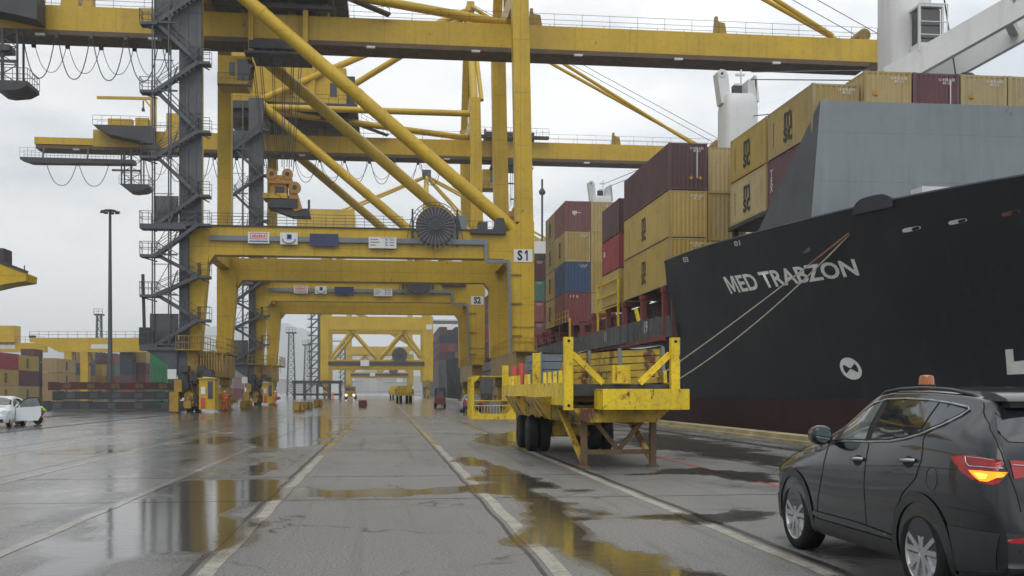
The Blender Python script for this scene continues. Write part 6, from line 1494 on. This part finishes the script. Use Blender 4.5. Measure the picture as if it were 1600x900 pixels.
# tip of a nearer crane boom at the picture edge
def boomtip():
    D = 70; az = TH+math.atan(-800/FPX); dd = D/math.cos(math.atan(-800/FPX)); X, Y = dd*math.sin(az), dd*math.cos(az); r = thing('mobile_crane', (X-14,Y,0), 'yellow crane boom end jutting in high at the picture edge above the car', 'crane')
    k = D/FPX; b = MB(); P = [(-60,390),(8,413),(45,430),(44,441),(16,446),(-10,453),(-60,470)]
    b.prism([(14+px*k*1.06,EYE+(612-py)*k) for px,py in P],'y',-1.1,1.1); b.build('boom', M['yel'], r)
    b = MB(); b.bar((14-2.5,-1.1,EYE+(612-386)*k),(14+47*k*1.06,-1.1,EYE+(612-428)*k),.12,.2); b.bar((14+1.9,-1.1,EYE+(612-428)*k),(14+1.9,-1.1,EYE+(612-417)*k),.06); b.box(13.2,14.5,-.8,.8,EYE+(612-418)*k,EYE+(612-390)*k); b.build('walkway', M['dark'], r)
    b = MB(); b.box(-3,0,-1.5,1.5,0,11.5); b.bar((-1.5,0,11),(14-2,0,EYE+(612-430)*k),1.4,1.6); b.build('tower', M['yel'], r)
boomtip()
def lattice(px, pytop, D, label, w=3.0):
    az = TH+math.atan((px-800)/FPX); dd = D/math.cos(math.atan((px-800)/FPX)); X, Y = dd*math.sin(az), dd*math.cos(az); H = EYE+(612-pytop)*D/FPX
    r = thing('lattice_tower', (X,Y,0), label, 'tower', 'far lattice towers'); b = MB(); n = 9
    def wd(z): return w*(1-.45*z/H)/2
    for sx in (-1,1):
        for sy in (-1,1): b.bar((sx*w/2,sy*w/2,0),(sx*wd(H),sy*wd(H),H),.34)
    for k in range(n):
        z0, z1 = H*k/n, H*(k+1)/n
        for s in (-1,1): b.bar((-s*wd(z0),-wd(z0),z0),(s*wd(z1),-wd(z1),z1),.18)
        b.bar((-wd(z1),-wd(z1),z1),(wd(z1),-wd(z1),z1),.18)
    b.build('frame', M['gsteel'], r); b = MB(); b.box(-w*.6,w*.6,-w*.6,w*.6,H,H+.5); b.railing((-w*.6,-w*.6,H+.5),(w*.6,-w*.6,H+.5),1.5,1.2,.08); b.build('platform', M['gsteel'], r)
lattice(455,521,390,'taller of the two grey lattice towers seen between the crane legs'); lattice(480,540,420,'shorter of the two grey lattice towers seen between the crane legs'); lattice(155,493,330,'thin lattice tower rising behind the yellow yard gantry',2.2)
def rack():
    X, Y = ground_at(463,627); r = thing('lifting_frame', (X,Y+60,0), 'long black lifting frame parked on stands beyond the second crane', 'lifting frame'); b = MB(); w = 5.8
    b.box(-w,w,-1.2,1.2,3.6,4.3); b.box(-w,w,-1.2,1.2,.8,1.3); b.build('beam', M['dark'], r)
    for x in (-w+.5,-w*.5,0,w*.5,w-.5): g = MB(); g.box(x-.25,x+.25,-1,1,0,3.6); g.build('leg', M['dark'], r)
    g = MB(); g.bar((-w*.5,-1,1.3),(-w*.1,-1,3.6),.3); g.bar((w*.5,-1,1.3),(w*.1,-1,3.6),.3); g.build('brace', M['dark'], r)
rack()
# moped by the open car door
mx, my = ground_at(50,664)
mp = thing('moped', (mx-.45,my+.9,0), 'small red two wheeler behind the open door of the white car', 'moped', None, R(70)); b = MB(); b.prism([(-.5,.45),(-.75,.7),(-.2,.78),(0,.4),(.45,.4),(.6,.9),(.7,.85),(.55,.3),(-.2,.28)],'x',-.13,.13); b.build('body', M['sred'], mp)
for y in (-.55,.65): w = MB(); w.lathe((-.05,y,.24),'x',[(.14,0),(.24,.01),(.24,.09),(.14,.1)],18); w.build('wheel', M['black'], mp)
b = MB(); b.path([(-.3,.62,.98),(0,.66,.95),(.3,.62,.98)],.02,6); b.box(-.12,.12,-.75,-.15,.78,.86); b.build('seat', M['black'], mp)
# buildings at the misty end
BLD = ['pale low building in the mist at the landside end of the lanes','pale building in the mist just landward of the tall far tower','tall narrow tower block in the mist straight beyond the quay end','pale building just seaward of the tall misty tower block','low grey building at the very end of the lanes','broad misty building behind the farthest crane legs','misty building half hidden by the farther ship',
 'low misty building behind the black lifting frame','misty building behind the second crane feet','low misty building between the first crane legs','misty building behind the green containers','broad misty building behind the light mast','largest misty building above the yard stacks','misty building behind the yard crane box']
random.seed(4)
for i, (px, w, h, D) in enumerate([(548,30,16,1300),(566,22,24,1500),(583,30,62,1700),(604,26,20,1400),(622,34,14,1250),(650,40,26,1600),(690,40,30,1700),(470,50,18,1500),(420,60,22,1600),(345,50,20,1500),(225,60,22,1700),(130,70,26,1800),(60,60,30,1900),(15,60,20,1700)]):
    az = TH+math.atan((px-800)/FPX); dd = D/math.cos(math.atan((px-800)/FPX)); r = thing('apartment_building',(dd*math.sin(az),dd*math.cos(az),-2), BLD[i], 'building', 'buildings on the far shore')
    b = MB(); b.box(-w/2,w/2,0,20,0,h); b.build('wall', M['conc'], r)
    for z in np.arange(3,h-1,3.2 if not 540 < px < 660 else 1e3): b = MB(); b.box(-w/2+1.5,w/2-1.5,-.06,.0,z,z+1.1); b.build('window_band', M['gsteel'], r)
    b = MB(); b.box(-w/2-.4,w/2+.4,-.4,20.4,h,h+.8); b.build('roof', M['gsteel'], r)
